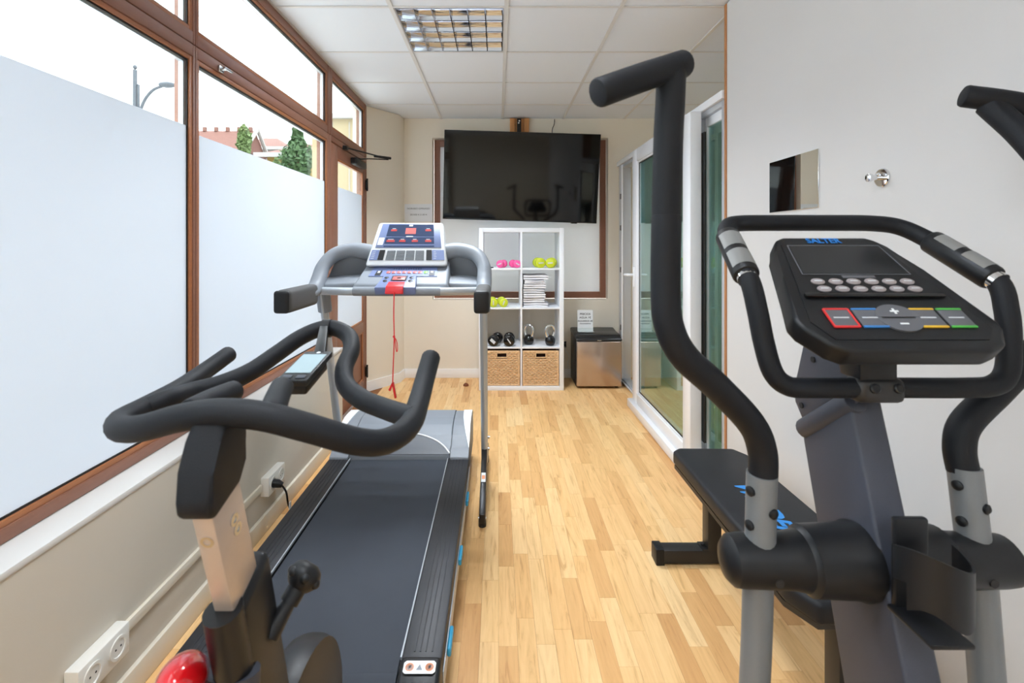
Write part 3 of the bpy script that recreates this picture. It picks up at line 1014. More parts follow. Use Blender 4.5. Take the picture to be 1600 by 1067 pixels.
# tether with clip
cx, cy = UC + .004, 2.198
t = B()
t.tube([(cx, cy, 1.105), (cx - .001, cy - .004, 1.0), (cx + .001, cy - .004, .90), (cx - .004, cy - .003, .76), (cx - .006, cy - .003, .695)], .0026, seg=8, n=4)
t.tube([(cx, cy - .004, .905), (cx + .012, cy - .004, .885), (cx + .016, cy - .004, .85), (cx + .011, cy - .004, .84), (cx + .004, cy - .004, .895)], .002, seg=6, n=4)
t.ball((cx, cy - .004, .905), .006, sub=2)
t.build('safety_cord', 'red', tm, label='thin red safety cord')
c = B()
c.hexa([(cx - .024, cy - .012, .668), (cx - .016, cy - .012, .662), (cx - .016, cy + .006, .662), (cx - .024, cy + .006, .668),
        (cx - .009, cy - .012, .700), (cx - .001, cy - .012, .700), (cx - .001, cy + .006, .700), (cx - .009, cy + .006, .700)], .002)
c.hexa([(cx + .004, cy - .012, .630), (cx + .011, cy - .012, .632), (cx + .011, cy + .006, .632), (cx + .004, cy + .006, .630),
        (cx - .010, cy - .012, .700), (cx - .001, cy - .012, .700), (cx - .001, cy + .006, .700), (cx - .010, cy + .006, .700)], .002)
c.build('cord_clip', 'red', tm)

# ================================================================== SPIN BIKE
BX = -.358
bk = thing('exercise_bike', (BX, .62, 0), 'spin bike with black foam handlebar in the left foreground', 'exercise bike')
RB = .0180
hb = B()
rear = [at(674, 556, .955), at(664, 592, .90), at(655, 625, .84), at(641, 663, .765), at(607, 688, .705), at(560, 690, .665), at(480, 668, .635), at(410, 650, .622), at(345, 645, .62),
        at(285, 652, .628), at(225, 668, .66), at(190, 670, .705), at(188, 657, .765), at(225, 637, .825), at(280, 607, .93), at(320, 580, 1.02), at(359, 552, 1.10)]
hb.tube(rear, RB, seg=16, n=5, cap='soft')
bar = hb.build('handlebar', 'black_foam', bk, label='black foam bullhorn bar')
lp = [at(226, 638, .825), at(262, 624, .85), at(300, 612, .90), at(345, 600, .94), at(392, 580, .99), at(432, 553, 1.04), at(468, 528, 1.085), at(500, 514, 1.115), at(524, 513, 1.115), at(545, 525, 1.09),
      at(549, 547, 1.04), at(538, 575, .985), at(541, 602, .935), at(566, 624, .89), at(600, 638, .855), at(630, 648, .81), at(647, 652, .785)]
hb = B().tube(lp, .0178, seg=16, n=5)
loop = hb.build('inner_loop', 'black_foam', bk, label='black foam inner loop of the handlebar')
st = B().tube([at(296, 643, .64), at(330, 626, .69), at(366, 611, .75)], .0165, seg=14, n=4, cap='soft')
st.tube([at(424, 650, .625), at(433, 622, .68), at(441, 604, .73)], .0165, seg=14, n=4, cap='soft')
st.build('elbow_stub', 'black_foam', bk)
# stem cover (faceted) and aluminium post
a1 = at(340, 640, .62)
# profile of the cover in the side view (Y, Z), extruded across X
cov = [(.597, 1.075), (.583, 1.045), (.574, 1.012), (.577, .995), (.588, .986), (.648, 1.004), (.658, 1.03), (.664, 1.06), (.662, 1.095), (.640, 1.112), (.612, 1.105)]
B().prism([(p[0], p[1]) for p in cov], BX - .022, BX + .021, .011, 3, m=MX).build('stem_cover', 'black_foam', bk)
pl = [(.585, 1.000), (.646, 1.020), (.719, .800), (.656, .780)]
post = B().prism(pl[::-1], BX - .010, BX + .016, .003, m=MX).build('handlebar_post', 'alu_post', bk, label='brushed aluminium handlebar post')
d = Vector((0, .067, -.200)).normalized()
for f, g in ((.30, .0), (.62, .0)):
    yy, zz = .632 + (.965 - (.975 - f * .05)) * .3, .975 - f * .05
    mm = axes((BX + .016, yy + .01 * f, zz), (0, 1, 0), (0, 0, 1))
    B().lathe([(.0085, 0), (.0085, .0015), (.0045, .0015), (.0045, .0004)], mm, 16).build('screw', 'steel', post)
mm = axes((BX + .003, .6015, .953), (1, 0, 0), (0, -.3, 1))
B().lathe([(.0085, 0), (.0085, .0020), (.0045, .0020), (.0045, .0004)], mm, 16).build('screw', 'steel', post)
for k in range(5):
    zz = .875 - k * .014
    yy = .648 + (.995 - zz) * .335
    B().cyl((BX + .002, yy - .004, zz), (BX + .012, yy + .004, zz + .001), .0045, seg=10).build('notch_pin', 'steel', post)
# head sleeve the post slides in
hs = [(.640, .838), (.722, .872), (.800, .600), (.700, .580)]
B().prism(hs[::-1], BX - .022, BX + .024, .012, 3, m=MX).cyl((BX + .001, .638, .842), (BX + .001, .672, .715), .024, seg=18).build('head_sleeve', 'black_plastic', bk)
fr = B()
fr.tube([(BX, .665, .74), (BX, .655, .66), (BX, .60, .52), (BX, .42, .36), (BX, .15, .28), (BX, -.10, .14)], .030, seg=14, n=5, sx=1.2, sy=.8)
fr.hexa([(BX - .022, .70, .30), (BX + .022, .70, .30), (BX + .022, .80, .28), (BX - .022, .80, .28), (BX - .022, .665, .66), (BX + .022, .665, .66), (BX + .022, .765, .66), (BX - .022, .765, .66)], .008)
fr.tube([(BX, .74, .30), (BX, .90, .20), (BX, 1.06, .07)], .026, seg=12, n=4)
fr.tube([(BX, .42, .36), (BX, .30, .58), (BX, .16, .80)], .026, seg=12, n=3)
fr.box(BX - .022, BX + .022, -.12, 1.08, .035, .085, .006)
fr.build('main_frame', 'charcoal_powder', bk)
for yy in (-.12, 1.10):
    B().tube([(BX - .25, yy, .045), (BX + .25, yy, .045)], .028, seg=14, n=1, cap='soft').build('stabilizer', 'black_metal', bk)
    for s in (-.22, .22):
        B().cyl((BX + s, yy, 0), (BX + s, yy, .03), .022, seg=12).build('foot', 'black_plastic', bk)
# flywheel with guard
mm = axes((BX - .020, .835, .385), (0, 1, 0), (0, 0, 1)) @ Matrix.Diagonal((.94, .94, 1, 1))
B().lathe([(.20, -.010), (.222, -.006), (.228, .010), (.228, .032), (.222, .048), (.20, .052), (.05, .056), (.04, .07)], mm, 48).build('flywheel_guard', 'black_plastic', bk)
# tension knob
ka, kb = Vector((BX + .018, .730, .735)), Vector((BX + .052, .775, .792))
B().tube([ka, ka.lerp(kb, .55)], [.016, .011], seg=12, n=1).tube([ka.lerp(kb, .55), ka.lerp(kb, .8)], .015, seg=12, n=1).build('tension_shaft', 'black_plastic', bk)
mm = axes(kb, (kb - ka).cross((0, 0, 1)), (kb - ka).cross((kb - ka).cross((0, 0, 1))))
kn = B()
dn = (kb - ka).normalized()
kn.tube([kb - dn * .016, kb - dn * .008, kb + dn * .004, kb + dn * .014, kb + dn * .020], [.017, .024, .0265, .022, .012], seg=20, n=1)
for k in range(6):
    a = k * math.pi / 3
    u = dn.orthogonal().normalized()
    w = dn.cross(u)
    p = kb + (u * math.cos(a) + w * math.sin(a)) * .022
    kn.ball(p, .008, sub=2)
kn.build('tension_knob', 'black_plastic', bk)
# red oval cover on the left of the frame
rc = B()
cc = at(285, 1062, .64)
mm = Matrix.Translation(cc) @ Matrix.Rotation(R(-35), 4, 'X') @ Matrix.Rotation(R(12), 4, 'Y') @ Matrix.Rotation(R(18), 4, 'Z')
rc.ball((0, 0, 0), .030, .062, .030, m=mm)
red_cover = rc.build('belt_cover', 'red_gloss', bk, label='glossy red oval cover')
B().tube([cc + Vector((0, .05, -.03)), Vector((BX - .02, .74, .55))], .016, seg=10, n=1).build('cover_arm', 'black_plastic', bk)
# computer hung under the nose of the loop
ca, cb = Vector((BX + .003, .842, 1.083)), Vector((BX + .003, .975, 1.105))
mc = axes((ca + cb) / 2, (1, 0, 0), cb - ca)
cl = (cb - ca).length / 2
cmp_ = B().box(-.027, .027, -cl, cl, -.012, 0, .003, m=mc).box(-.021, .023, -cl + .006, cl - .02, -.030, -.012, .004, m=mc).build('computer', 'black_plastic', bk, label='slim bike computer with pale display')
B().box(-.0225, .0225, -cl + .030, cl - .020, 0, .0012, m=mc).build('computer_screen', 'lcd', cmp_)
for u in (-.012, .012):
    B().box(u - .008, u + .008, -cl + .008, -cl + .020, 0, .0015, .0005, m=mc).build('computer_key', 'print_dark', cmp_)
B().lathe([(.004, 0), (.004, .001)], mc @ Matrix.Translation((.003, cl - .010, 0)), 14).build('computer_badge', 'print_light', cmp_)
br = B()
nz = at(511, 513, 1.115)
br.tube([nz + Vector((0, -.0215, -.004)), nz + Vector((0, .0, -.0001)), nz + Vector((0, .0215, -.004))], .0205, seg=16, n=1) if False else None
br.tube([nz + Vector((-.009, 0, 0)), nz + Vector((.009, 0, 0))], .0205, seg=20, n=1)
br.hexa([(-.362, .966, 1.104), (-.340, .966, 1.104), (-.340, .978, 1.094), (-.362, .978, 1.094),
         (nz.x - .009, 1.094, nz.z + .010), (nz.x + .009, 1.094, nz.z + .010), (nz.x + .009, 1.100, nz.z - .002), (nz.x - .009, 1.100, nz.z - .002)], .002)
bracket = br.build('computer_bracket', 'black_plastic', bk)
# saddle, cranks (behind and beside the camera)
B().tube([(BX, .16, .70), (BX, .06, .98)], .018, seg=12, n=1).build('seat_post', 'alu_post', bk)
B().prism([(-.025, .19), (-.035, .06), (-.09, -.05), (-.085, -.10), (0, -.125), (.085, -.10), (.09, -.05), (.035, .06), (.025, .19)][::-1], .98, 1.035, .018, 3, m=Matrix.Translation((BX, .05, 0))).build('saddle', 'vinyl', bk)
for s in (-1, 1):
    c0, c1 = Vector((BX + s * .075, .44, .34)), Vector((BX + s * .085, .44 + s * .15, .34 - s * .08))
    B().tube([c0 - Vector((s * .06, 0, 0)), c0, c1], .011, seg=10, n=1).build('crank', 'steel', bk)
    B().box(c1.x + s * .055 - .045, c1.x + s * .055 + .045, c1.y - .04, c1.y + .04, c1.z - .012, c1.z + .012, .006).build('pedal', 'black_plastic', bk)

# ================================================================== ELLIPTICAL
EX = .648
el = thing('elliptical_trainer', (EX, .85, 0), 'charcoal elliptical trainer with console in the right foreground', 'elliptical trainer')
# column: leans away from the user as it rises
b = B()
x0, x1 = .620, .677
yn = lambda z: .862 - (1.024 - z) * .306
b.hexa([(x0, yn(.10), .10), (x1, yn(.10), .10), (x1, yn(.10) + .175, .10), (x0, yn(.10) + .175, .10),
        (x0, yn(1.050), 1.050), (x1, yn(1.050), 1.050), (x1, yn(.925) + .170, .925), (x0, yn(.925) + .170, .925)], .006, 3)
b.build('column', 'charcoal_powder', el)
# rounded tube closing the top of the column and the holed mounting plate
B().tube([(x0 + .012, .868, 1.040), (x0 + .008, 1.005, .938)], .0205, seg=16, n=1, cap='soft').build('top_tube', 'charcoal_powder', el)
pp = [(.860, 1.040), (1.000, .945), (1.035, .985), (1.040, 1.01), (.995, 1.150), (.90, 1.15)]
B().prism([(p[0], p[1]) for p in pp], .626, .634, .0015, m=MX).build('mount_plate', 'charcoal_powder', el)
for yy, zz in ((1.012, .985), (.975, 1.088)):
    B().cyl((.6235, yy, zz), (.627, yy, zz), .006, seg=12).build('bolt_hole', 'gasket', el)
B().tube([(.640, .95, 1.05), (.650, .88, 1.13)], .014, seg=12, n=1).build('stay', 'charcoal_powder', el)
# fixed handlebar: closed loop round the console
RH = .0172
hl = [(.66, .845, 1.070), (.53, .844, 1.070), (.496, .845, 1.074), (.474, .848, 1.096), (.463, .856, 1.145), (.457, .866, 1.200), (.454, .886, 1.250), (.458, .945, 1.290), (.468, 1.0, 1.328), (.483, 1.035, 1.352), (.515, 1.050, 1.361), (.60, 1.050, 1.362), (.70, 1.050, 1.362), (.800, 1.050, 1.361), (.850, 1.038, 1.352), (.878, 1.000, 1.324),
      (.892, .945, 1.287), (.899, .886, 1.250), (.896, .866, 1.200), (.890, .856, 1.145), (.878, .848, 1.096), (.852, .845, 1.074), (.80, .844, 1.070), (.66, .845, 1.070)]
loopbar = B().tube(hl, RH, seg=16, n=6).build('fixed_handlebar', 'black_foam', el)
for (p0, p1, s) in (((.4545, .898, 1.258), (.470, 1.008, 1.334), -1), ((.8985, .890, 1.253), (.879, 1.000, 1.324), 1)):
    p0, p1 = Vector(p0), Vector(p1)
    gr = B().tube([p0, p1], .0235, seg=18, n=1, cap='soft').build('sensor_grip', 'black_plastic', el)
    dd = p1 - p0
    out = Vector((s * .25, -.75, .6))
    out = (out - dd.normalized() * out.dot(dd.normalized())).normalized()
    for f0, f1 in ((.10, .44), (.54, .88)):
        b = B()
        n = 7
        rows = []
        side = dd.normalized().cross(out)
        for f in (f0, f1):
            row = []
            for k in range(n):
                a = R(-58 + 116 * k / (n - 1))
                row.append(b.bm.verts.new(p0 + dd * f + (out * math.cos(a) + side * math.sin(a)) * .0243))
            rows.append(row)
        for k in range(n - 1):
            b.bm.faces.new((rows[0][k], rows[0][k + 1], rows[1][k + 1], rows[1][k]))
        bmesh.ops.solidify(b.bm, geom=list(b.bm.faces), thickness=.0012)
        b.build('pulse_plate', 'plate_satin', gr)
    B().tube([p0 - dd.normalized() * .010, p0 + dd.normalized() * .004], .0185, seg=16, n=1).build('grip_ring', 'chrome', gr)
# clamp at the middle of the lower bar, neck under the console
B().box(.606, .690, .824, .868, 1.046, 1.090, .014, 3).build('handlebar_clamp', 'black_metal', el)
for xx in (.632, .672):
    B().lathe([(.0085, 0), (.0085, .003), (.006, .005)], axes((xx, .8245, 1.074), (1, 0, 0), (0, .3, 1)), 14).build('clamp_screw', 'black_plastic', el)
B().hexa([(.612, .83, 1.085), (.676, .83, 1.085), (.676, .88, 1.085), (.612, .88, 1.085), (.612, .83, 1.155), (.676, .83, 1.155), (.676, .92, 1.22), (.612, .92, 1.22)], .004).build('neck', 'black_plastic', el)
# console
c0, c1 = Vector((.664, .775, 1.148)), Vector((.658, 1.000, 1.332))
ME = axes(c0, (1, 0, 0), c1 - c0)
LE = (c1 - c0).length
outl = [(-.108, 0), (.120, 0), (.150, .012), (.172, .045), (.176, .060), (.135, .190), (.112, .262), (.095, LE - .008), (.080, LE), (-.085, LE), (-.104, LE - .010), (-.118, LE - .045), (-.135, .175), (-.165, .070), (-.160, .050), (-.130, .012)]
B().prism(outl, -.040, 0, .010, 3, m=ME).build('console_body', 'black_plastic', el)
body = el
face = [(-.120, .022), (.128, .022), (.150, .045), (.112, .185), (.094, LE - .022), (.080, LE - .012), (-.086, LE - .012), (-.100, LE - .028), (-.116, .180), (-.142, .060)]
fp = B().prism(face, 0, .0015, m=ME).build('console_face', 'black_plastic', el)
B().box(-.126, .120, .113, .122, .0015, .009, .003, m=ME).build('ridge', 'black_gloss', el)
sc = B().prism([(-.098, .178), (.098, .178), (.088, .258), (-.088, .258)], .0015, .0025, m=ME).build('console_screen', 'screen_dark', el)
ln = B()
for p, q in (((-.100, .176), (.100, .176)), ((.100, .176), (.090, .260)), ((.090, .260), (-.090, .260)), ((-.090, .260), (-.100, .176))):
    ln.cyl(ME @ Vector((p[0], p[1], .002)), ME @ Vector((q[0], q[1], .002)), .0009, seg=6)
ln.build('screen_border', 'key_grey', el)
text('maker_lettering', 'SALTER', .0205, ME @ Matrix.Translation((-.012, .2735, .0026)), 'salter_blue', el, bold=.0004, label='blue SALTER lettering')
B().box(-.030, .030, .1665, .1730, .0015, .0022, m=ME).build('caption_plate', 'key_grey', el)
for k in range(6):
    for r_ in range(2):
        u, v = -.082 + k * .0325 + (.002 if r_ else 0), .156 - r_ * .019
        bt = B().lathe([(.0125, 0), (.0125, .002), (.010, .003)], ME @ Matrix.Translation((u, v, .0015)) @ Matrix.Diagonal((1, .60, 1, 1)), 18).build('round_button', 'button_grey', el)
        B().box(u - .007, u + .007, v - .0010, v + .0010, .0045, .0050, m=ME).build('button_caption', 'print_light', bt)


def key(u, col, whole=False):
    k = B().box(u - .021, u + .021, .048, .086, .0015, .004, .001, m=ME).build('colour_key', 'key_grey', el)
    f = B()
    f.box(u - .021, u + .021, .0845, .0885, .0018, .005, .001, m=ME).box(u - .021, u + .021, .0455, .0495, .0018, .005, .001, m=ME)
    if whole:
        f.box(u - .0225, u - .0190, .0465, .0875, .0018, .005, .001, m=ME).box(u + .0190, u + .0225, .0465, .0875, .0018, .005, .001, m=ME)
    f.build('key_edge', col, k)
    B().box(u - .013, u + .013, .066, .0682, .0040, .0044, m=ME).build('key_caption', 'print_light', k)


key(-.088, 'key_red', True)
key(-.040, 'key_blue')
key(.058, 'key_yellow')
key(.105, 'key_green')
for s in (1, -1):
    pts = [(.036 * math.cos(a), s * .028 * math.sin(a)) for a in (math.pi * k / 14 for k in range(15))]
    if s < 0:
        pts = pts[::-1]
    k = B().prism([(.009 + x, .067 + s * .002 + y) for x, y in pts], .0015, .0045, m=ME).build('level_key', 'key_grey', el)
    cxk, cyk = .009, .067 + s * .014
    q = B().box(cxk - .007, cxk + .007, cyk - .0015, cyk + .0015, .0045, .0052, m=ME)
    if s > 0:
        q.box(cxk - .0018, cxk + .0018, cyk - .006, cyk + .006, .0045, .0052, m=ME)
    q.build('key_symbol', 'label_white', k)
# pivot axle, hubs, swinging arms
ZP, YP = .776, .842
for s, xa, ysw, ztop in ((-1, .447, -1, 0), (1, .820, 1, 0)):
    xc0 = x0 if s < 0 else x1
    b = B()
    ax = axes((xc0, YP, ZP), (0, 1, 0), (0, 0, 1)) if s > 0 else axes((xc0, YP, ZP), (0, 0, 1), (0, 1, 0))
    dist = abs(xa - xc0)
    b.lathe([(.060, -.004), (.062, .010), (.058, .020), (.055, dist * .55), (.052, dist * .56), (.047, dist * .60)], ax, 32)
    b.build('hub_cover', 'black_plastic', el)
    b = B()
    b.lathe([(.046, dist * .56), (.048, dist * .60), (.044, dist * .72), (.042, dist + .030), (.040, dist + .048), (.030, dist + .058), (.012, dist + .061)], ax, 32)
    hubp = b.build('arm_hub', 'black_plastic', el)
    B().cyl((xa - .012 * s, YP - .0435, ZP - .012), (xa - .012 * s, YP - .040, ZP - .012), .007, seg=12).build('hub_screw', 'gasket', hubp)
    if s < 0:
        low = [(xa, YP, ZP + .02), (xa, YP + .010, .60), (xa - .002, YP + .03, .36), (xa, YP + .05, .25)]
        gpt = [(xa + .001, YP - .002, ZP + .03), (xa + .001, YP - .008, .928)]
        foam = [at(1192, 748, .836), at(1191, 705, .832), at(1174, 662, .822), at(1122, 606, .80), at(1070, 558, .785), at(1046, 512, .78), at(1040, 460, .78), at(1041, 334, .78)]
        foam2 = [at(1041, 336, .78), at(1044, 220, .78), at(1047, 160, .78), at(1049, 108, .78)]
        th = [at(933, 146, .725), at(1000, 122, .755), at(1070, 99, .79)]
    else:
        low = [(xa, YP, ZP + .02), (xa + .004, YP - .012, .60), (xa + .006, YP - .03, .36), (xa, YP - .05, .25)]
        gpt = [(xa - .002, YP + .004, ZP + .03), (xa - .006, YP + .016, .928)]
        foam = [(.813, .858, .915), (.811, .864, .96), (.828, .870, 1.00), (.895, .886, 1.047), (.955, .900, 1.090), (1.00, .898, 1.14), (1.022, .885, 1.21), (1.03, .87, 1.32)]
        foam2 = [(1.03, .87, 1.318), (1.03, .895, 1.42), (1.020, .95, 1.52), (.998, 1.0, 1.60)]
        th = [(.956, 1.012, 1.622), (1.03, .985, 1.600), (1.115, .955, 1.565)]
    arm = B().tube(low, .0245, seg=16, n=5).build('lower_arm', 'grey_tube', el)
    gup = B().tube(gpt, .0245, seg=18, n=1).build('arm_socket', 'grey_tube', el)
    g0, g1 = Vector(gpt[0]), Vector(gpt[1])
    for f, a in ((.30, 200), (.78, 200), (.52, -70)):
        c = g0.lerp(g1, f)
        dirv = Vector((math.cos(R(a)), math.sin(R(a)), 0))
        B().tube([c + dirv * .022, c + dirv * .027, c + dirv * .030], [.0085, .0085, .004], seg=12, n=1).build('bolt', 'black_plastic', gup)
    B().tube(foam, .0232, seg=18, n=6, cap='soft').build('arm_foam', 'black_foam', el)
    B().tube(foam2, .0226, seg=18, n=6).build('arm_foam', 'black_foam', el)
    B().tube(th, .0222, seg=20, n=4, cap='soft').build('top_grip', 'black_foam', el)
# bottle holder on the face of the column
ch = B()
hc = Vector((.640, .725, .845))
mm = Matrix.Translation(hc)
seg = 30
for (z0, z1, a0, a1) in ((-.030, .020, -200, 20), (-.060, -.020, -165, -40)):
    n = 24
    rows = []
    for k in range(n + 1):
        a = R(a0 + (a1 - a0) * k / n)
        wob = .012 * math.sin((k / n) * math.pi * 2)
        rows.append([ch.bm.verts.new(hc + Vector((math.cos(a) * r, math.sin(a) * r * .92, z + wob))) for (r, z) in ((.045, z0), (.0485, z0), (.0485, z1), (.045, z1))])
    for a_, b_ in zip(rows, rows[1:]):
        for k in range(4):
            j = (k + 1) % 4
            ch.bm.faces.new((a_[k], a_[j], b_[j], b_[k]))
    ch.bm.faces.new(rows[0][::-1])
    ch.bm.faces.new(rows[-1])
ch.box(hc.x - .022, hc.x + .030, hc.y + .038, hc.y + .050, hc.z - .098, hc.z + .045, .004)
ch.box(hc.x - .030, hc.x + .032, hc.y - .035, hc.y + .048, hc.z - .100, hc.z - .092, .003)
ch.build('bottle_holder', 'black_plastic', el)
# base: rails, flywheel housing, pedals (mostly out of the picture)
bs = B()
bs.box(EX - .25, EX + .25, 1.02, 1.09, .03, .09, .01).box(EX - .22, EX + .22, -.42, -.35, .03, .09, .01).box(EX - .03, EX + .03, -.40, 1.06, .05, .11, .008)
bs.build('base_frame', 'charcoal_powder', el)
for xx in (-.22, .22):
    B().cyl((EX + xx, 1.055, 0), (EX + xx, 1.055, .032), .022, seg=12).build('foot', 'black_plastic', el)
    B().cyl((EX + xx * .9, -.385, 0), (EX + xx * .9, -.385, .032), .022, seg=12).build('foot', 'black_plastic', el)
B().prism([(-.38, .11), (.02, .11), (.06, .25), (.0, .42), (-.15, .48), (-.32, .42), (-.40, .25)], EX - .07, EX + .07, .02, 3, m=MX).build('flywheel_housing', 'black_plastic', el)
for s, xa, dy in ((-1, .447, .0), (1, .82, -.1)):
    B().tube([(xa, YP + (.05 if s < 0 else -.05), .26), (xa, .45 + dy, .20), (xa, .05 + dy, .18), (xa, -.20, .24)], .02, seg=12, n=3).build('pedal_arm', 'grey_tube', el)
    B().box(xa - .065, xa + .065, .22 + dy, .56 + dy, .225, .255, .012, 3).build('foot_pedal', 'black_plastic', el)

# ================================================================== WEIGHT BENCH
be = thing('weight_bench', (.885, 1.65, 0), 'flat black weight bench along the right-hand wall', 'bench')
poly = [(.735, 1.26), (.775, 1.18), (.995, 1.18), (1.035, 1.26), (1.035, 2.03), (1.00, 2.095), (.77, 2.10), (.735, 2.07)]
pd = B().prism(poly, .395, .450, .014, 3).build('pad', 'vinyl', be, label='black vinyl pad')
B().prism([(x * .97 + .026, y * .97 + .05) for x, y in poly], .380, .395).build('pad_board', 'black_metal', be)
text('lettering', 'WEIDER', .088, Matrix.Translation((.878, 1.625, .4505)) @ Matrix.Rotation(R(-90), 4, 'Z'), 'bench_blue', be, shear=.35, bold=.003, label='blue slanted lettering')
B().box(.865, .915, 1.22, 2.06, .330, .380, .004).build('spine', 'black_metal', be)
B().box(.862, .918, 2.015, 2.075, .055, .340, .004).build('leg', 'black_metal', be)
B().box(.862, .918, 1.24, 1.30, .055, .340, .004).build('leg', 'black_metal', be)
for yy, xa_, xb_ in ((2.045, .648, 1.120), (1.27, .70, 1.07)):
    ft = B().box(xa_ + .03, xb_ - .03, yy - .030, yy + .030, .006, .060, .003).build('foot_bar', 'black_metal', be)
    for xx in (xa_, xb_ - .035):
        B().box(xx, xx + .035, yy - .033, yy + .033, 0, .066, .004).build('foot_cap', 'black_plastic', ft)
    B().box(.84, .94, yy - .028, yy + .028, .060, .064).cyl((.852, yy, .064), (.852, yy, .074), .008, seg=8).cyl((.930, yy, .064), (.930, yy, .074), .008, seg=8).build('bolt_plate', 'black_metal', ft)

# ================================================================== TELEVISION
tc = Vector((.2246, 4.75, 1.9686))
tv = thing('television', (tc.x, tc.y, tc.z - .42), 'large black flat television tilted down on the back wall', 'television')
MT = Matrix.Translation(tc) @ Matrix.Rotation(R(1.75), 4, 'Y') @ Matrix.Rotation(R(90 + 5.5), 4, 'X')
TW, TH = .7497, .4275
MT = MT @ Matrix.Identity(4)
B().box(-TW, TW, -TH, TH, -.030, -.002, .004, m=MT).build('casing', 'black_plastic', tv)
bz = B()
bz.box(-TW, TW, TH - .008, TH, -.002, .002, .001, m=MT).box(-TW, TW, -TH, -TH + .014, -.002, .002, .001, m=MT).box(-TW, -TW + .008, -TH + .014, TH - .008, -.002, .002, .001, m=MT).box(TW - .008, TW, -TH + .014, TH - .008, -.002, .002, .001, m=MT)
bz.build('bezel', 'black_gloss', tv)
B().box(-TW + .008, TW - .008, -TH + .014, TH - .008, -.002, .0006, m=MT).build('screen', 'screen_black', tv)
B().box(.50, .56, -TH - .008, -TH, -.012, 0, .002, m=MT).build('sensor', 'black_plastic', tv)
mt = thing('tv_mount', (.21, Y_B, 2.2), 'two wooden boards with a black metal bracket above the television', 'bracket')
for x in (.118, .255):
    B().box(x, x + .050, Y_B - .045, Y_B, 2.375, ZC - .002, .002).build('board', 'pine', mt)
B().box(.170, .253, Y_B - .030, Y_B, 2.375, ZC - .002, .002).build('board', 'pine', mt)
B().box(.186, .226, Y_B - .075, Y_B - .046, 1.95, ZC - .01, .003).build('rail', 'black_metal', mt)
B().box(.17, .25, 4.762, Y_B - .076, 2.20, 2.30, .006).build('arm', 'black_metal', mt)
for z in (2.52, 2.50):
    B().lathe([(.007, 0), (.007, .003), (.004, .004)], axes((.206 + (z - 2.51) * .3, Y_B - .0755, z), (1, 0, 0), (0, 0, 1)), 12).build('screw', 'chrome', mt)
B().tube([(.56, Y_B - .006, ZC - .004), (.555, Y_B - .012, 2.50), (.535, Y_B - .03, 2.45), (.53, 4.815, 2.38), (.52, 4.80, 2.25)], .0035, seg=8, n=5).build('television_cable', 'gasket', None, 'thin black cable dropping from ceiling behind the television', 'cable')

# ================================================================== SHELVING UNIT
SX0, SX1, SY0, SY1 = -.171, .594, 4.43, 4.822
sh = thing('shelving_unit', ((SX0 + SX1) / 2, (SY0 + SY1) / 2, 0), 'white open cube shelving unit against the back wall', 'shelf')
for x in (SX0, SX1 - .038):
    B().box(x, x + .038, SY0, SY1, 0, 1.465, .0015).build('side_panel', 'shelf_white', sh)
B().box(SX0 + .038, SX1 - .038, SY0, SY1, 1.427, 1.465, .0015).build('top_panel', 'shelf_white', sh)
B().box(SX0 + .038, SX1 - .038, SY0, SY1, 0, .038, .0015).build('bottom_panel', 'shelf_white', sh)
SM = (SX0 + SX1) / 2
B().box(SM - .008, SM + .008, SY0 + .002, SY1, .038, 1.427, .001).build('divider', 'shelf_white', sh)
LV = []
for k in range(3):
    z = .038 + .335 * (k + 1) + .016 * k + .004 * (k + 1)
    LV.append(z + .016)
    B().box(SX0 + .038, SM - .008, SY0 + .002, SY1, z, z + .016, .001).build('shelf', 'shelf_white', sh)
    B().box(SM + .008, SX1 - .038, SY0 + .002, SY1, z, z + .016, .001).build('shelf', 'shelf_white', sh)
text('side_print', 'SMILES CARTES', .020, axes((SX1 - .012, SY0 - .0006, .265), (0, 0, 1), (-1, 0, 0)), 'print_dark', sh, label='small dark vertical lettering') if False else None


def dumbbell(pos, yaw, r, ln, m, label, group, marks=None, sides=28):
    d = Vector((math.sin(yaw), math.cos(yaw), 0))
    c = Vector(pos) + Vector((0, 0, r))
    root = thing('dumbbell', pos, label, 'dumbbell', group)
    hw = ln * .30
    for s in (-1, 1):
        a, e = c + d * s * ln / 2, c + d * s * (ln / 2 - hw)
        dd = (e - a).normalized()
        b = B()
        b.tube([a, a + dd * .004, a + dd * .012, a + dd * (hw * .5), e - dd * .012, e - dd * .004, e], [r * .72, r * .90, r, r, r, r * .9, r * .7], seg=sides, n=1)
        h = b.build('head', m, root)
        if s < 0 and marks:
            mm = axes(a - d * 0 + d * s * .0005, Vector((d.y, -d.x, 0)), (0, 0, 1))
            q = B()
            rot = Matrix.Rotation(R(marks[0]), 4, 'Z')
            q.box(-r * .5, r * .5, -r * marks[1], r * marks[1], -.0005, .0012, m=mm @ rot)
            q.build('weight_mark', marks[2], h)
    B().tube([c - d * (ln / 2 - hw), c + d * (ln / 2 - hw)], r * .36, seg=14, n=1).build('handle', m, root)
    return root


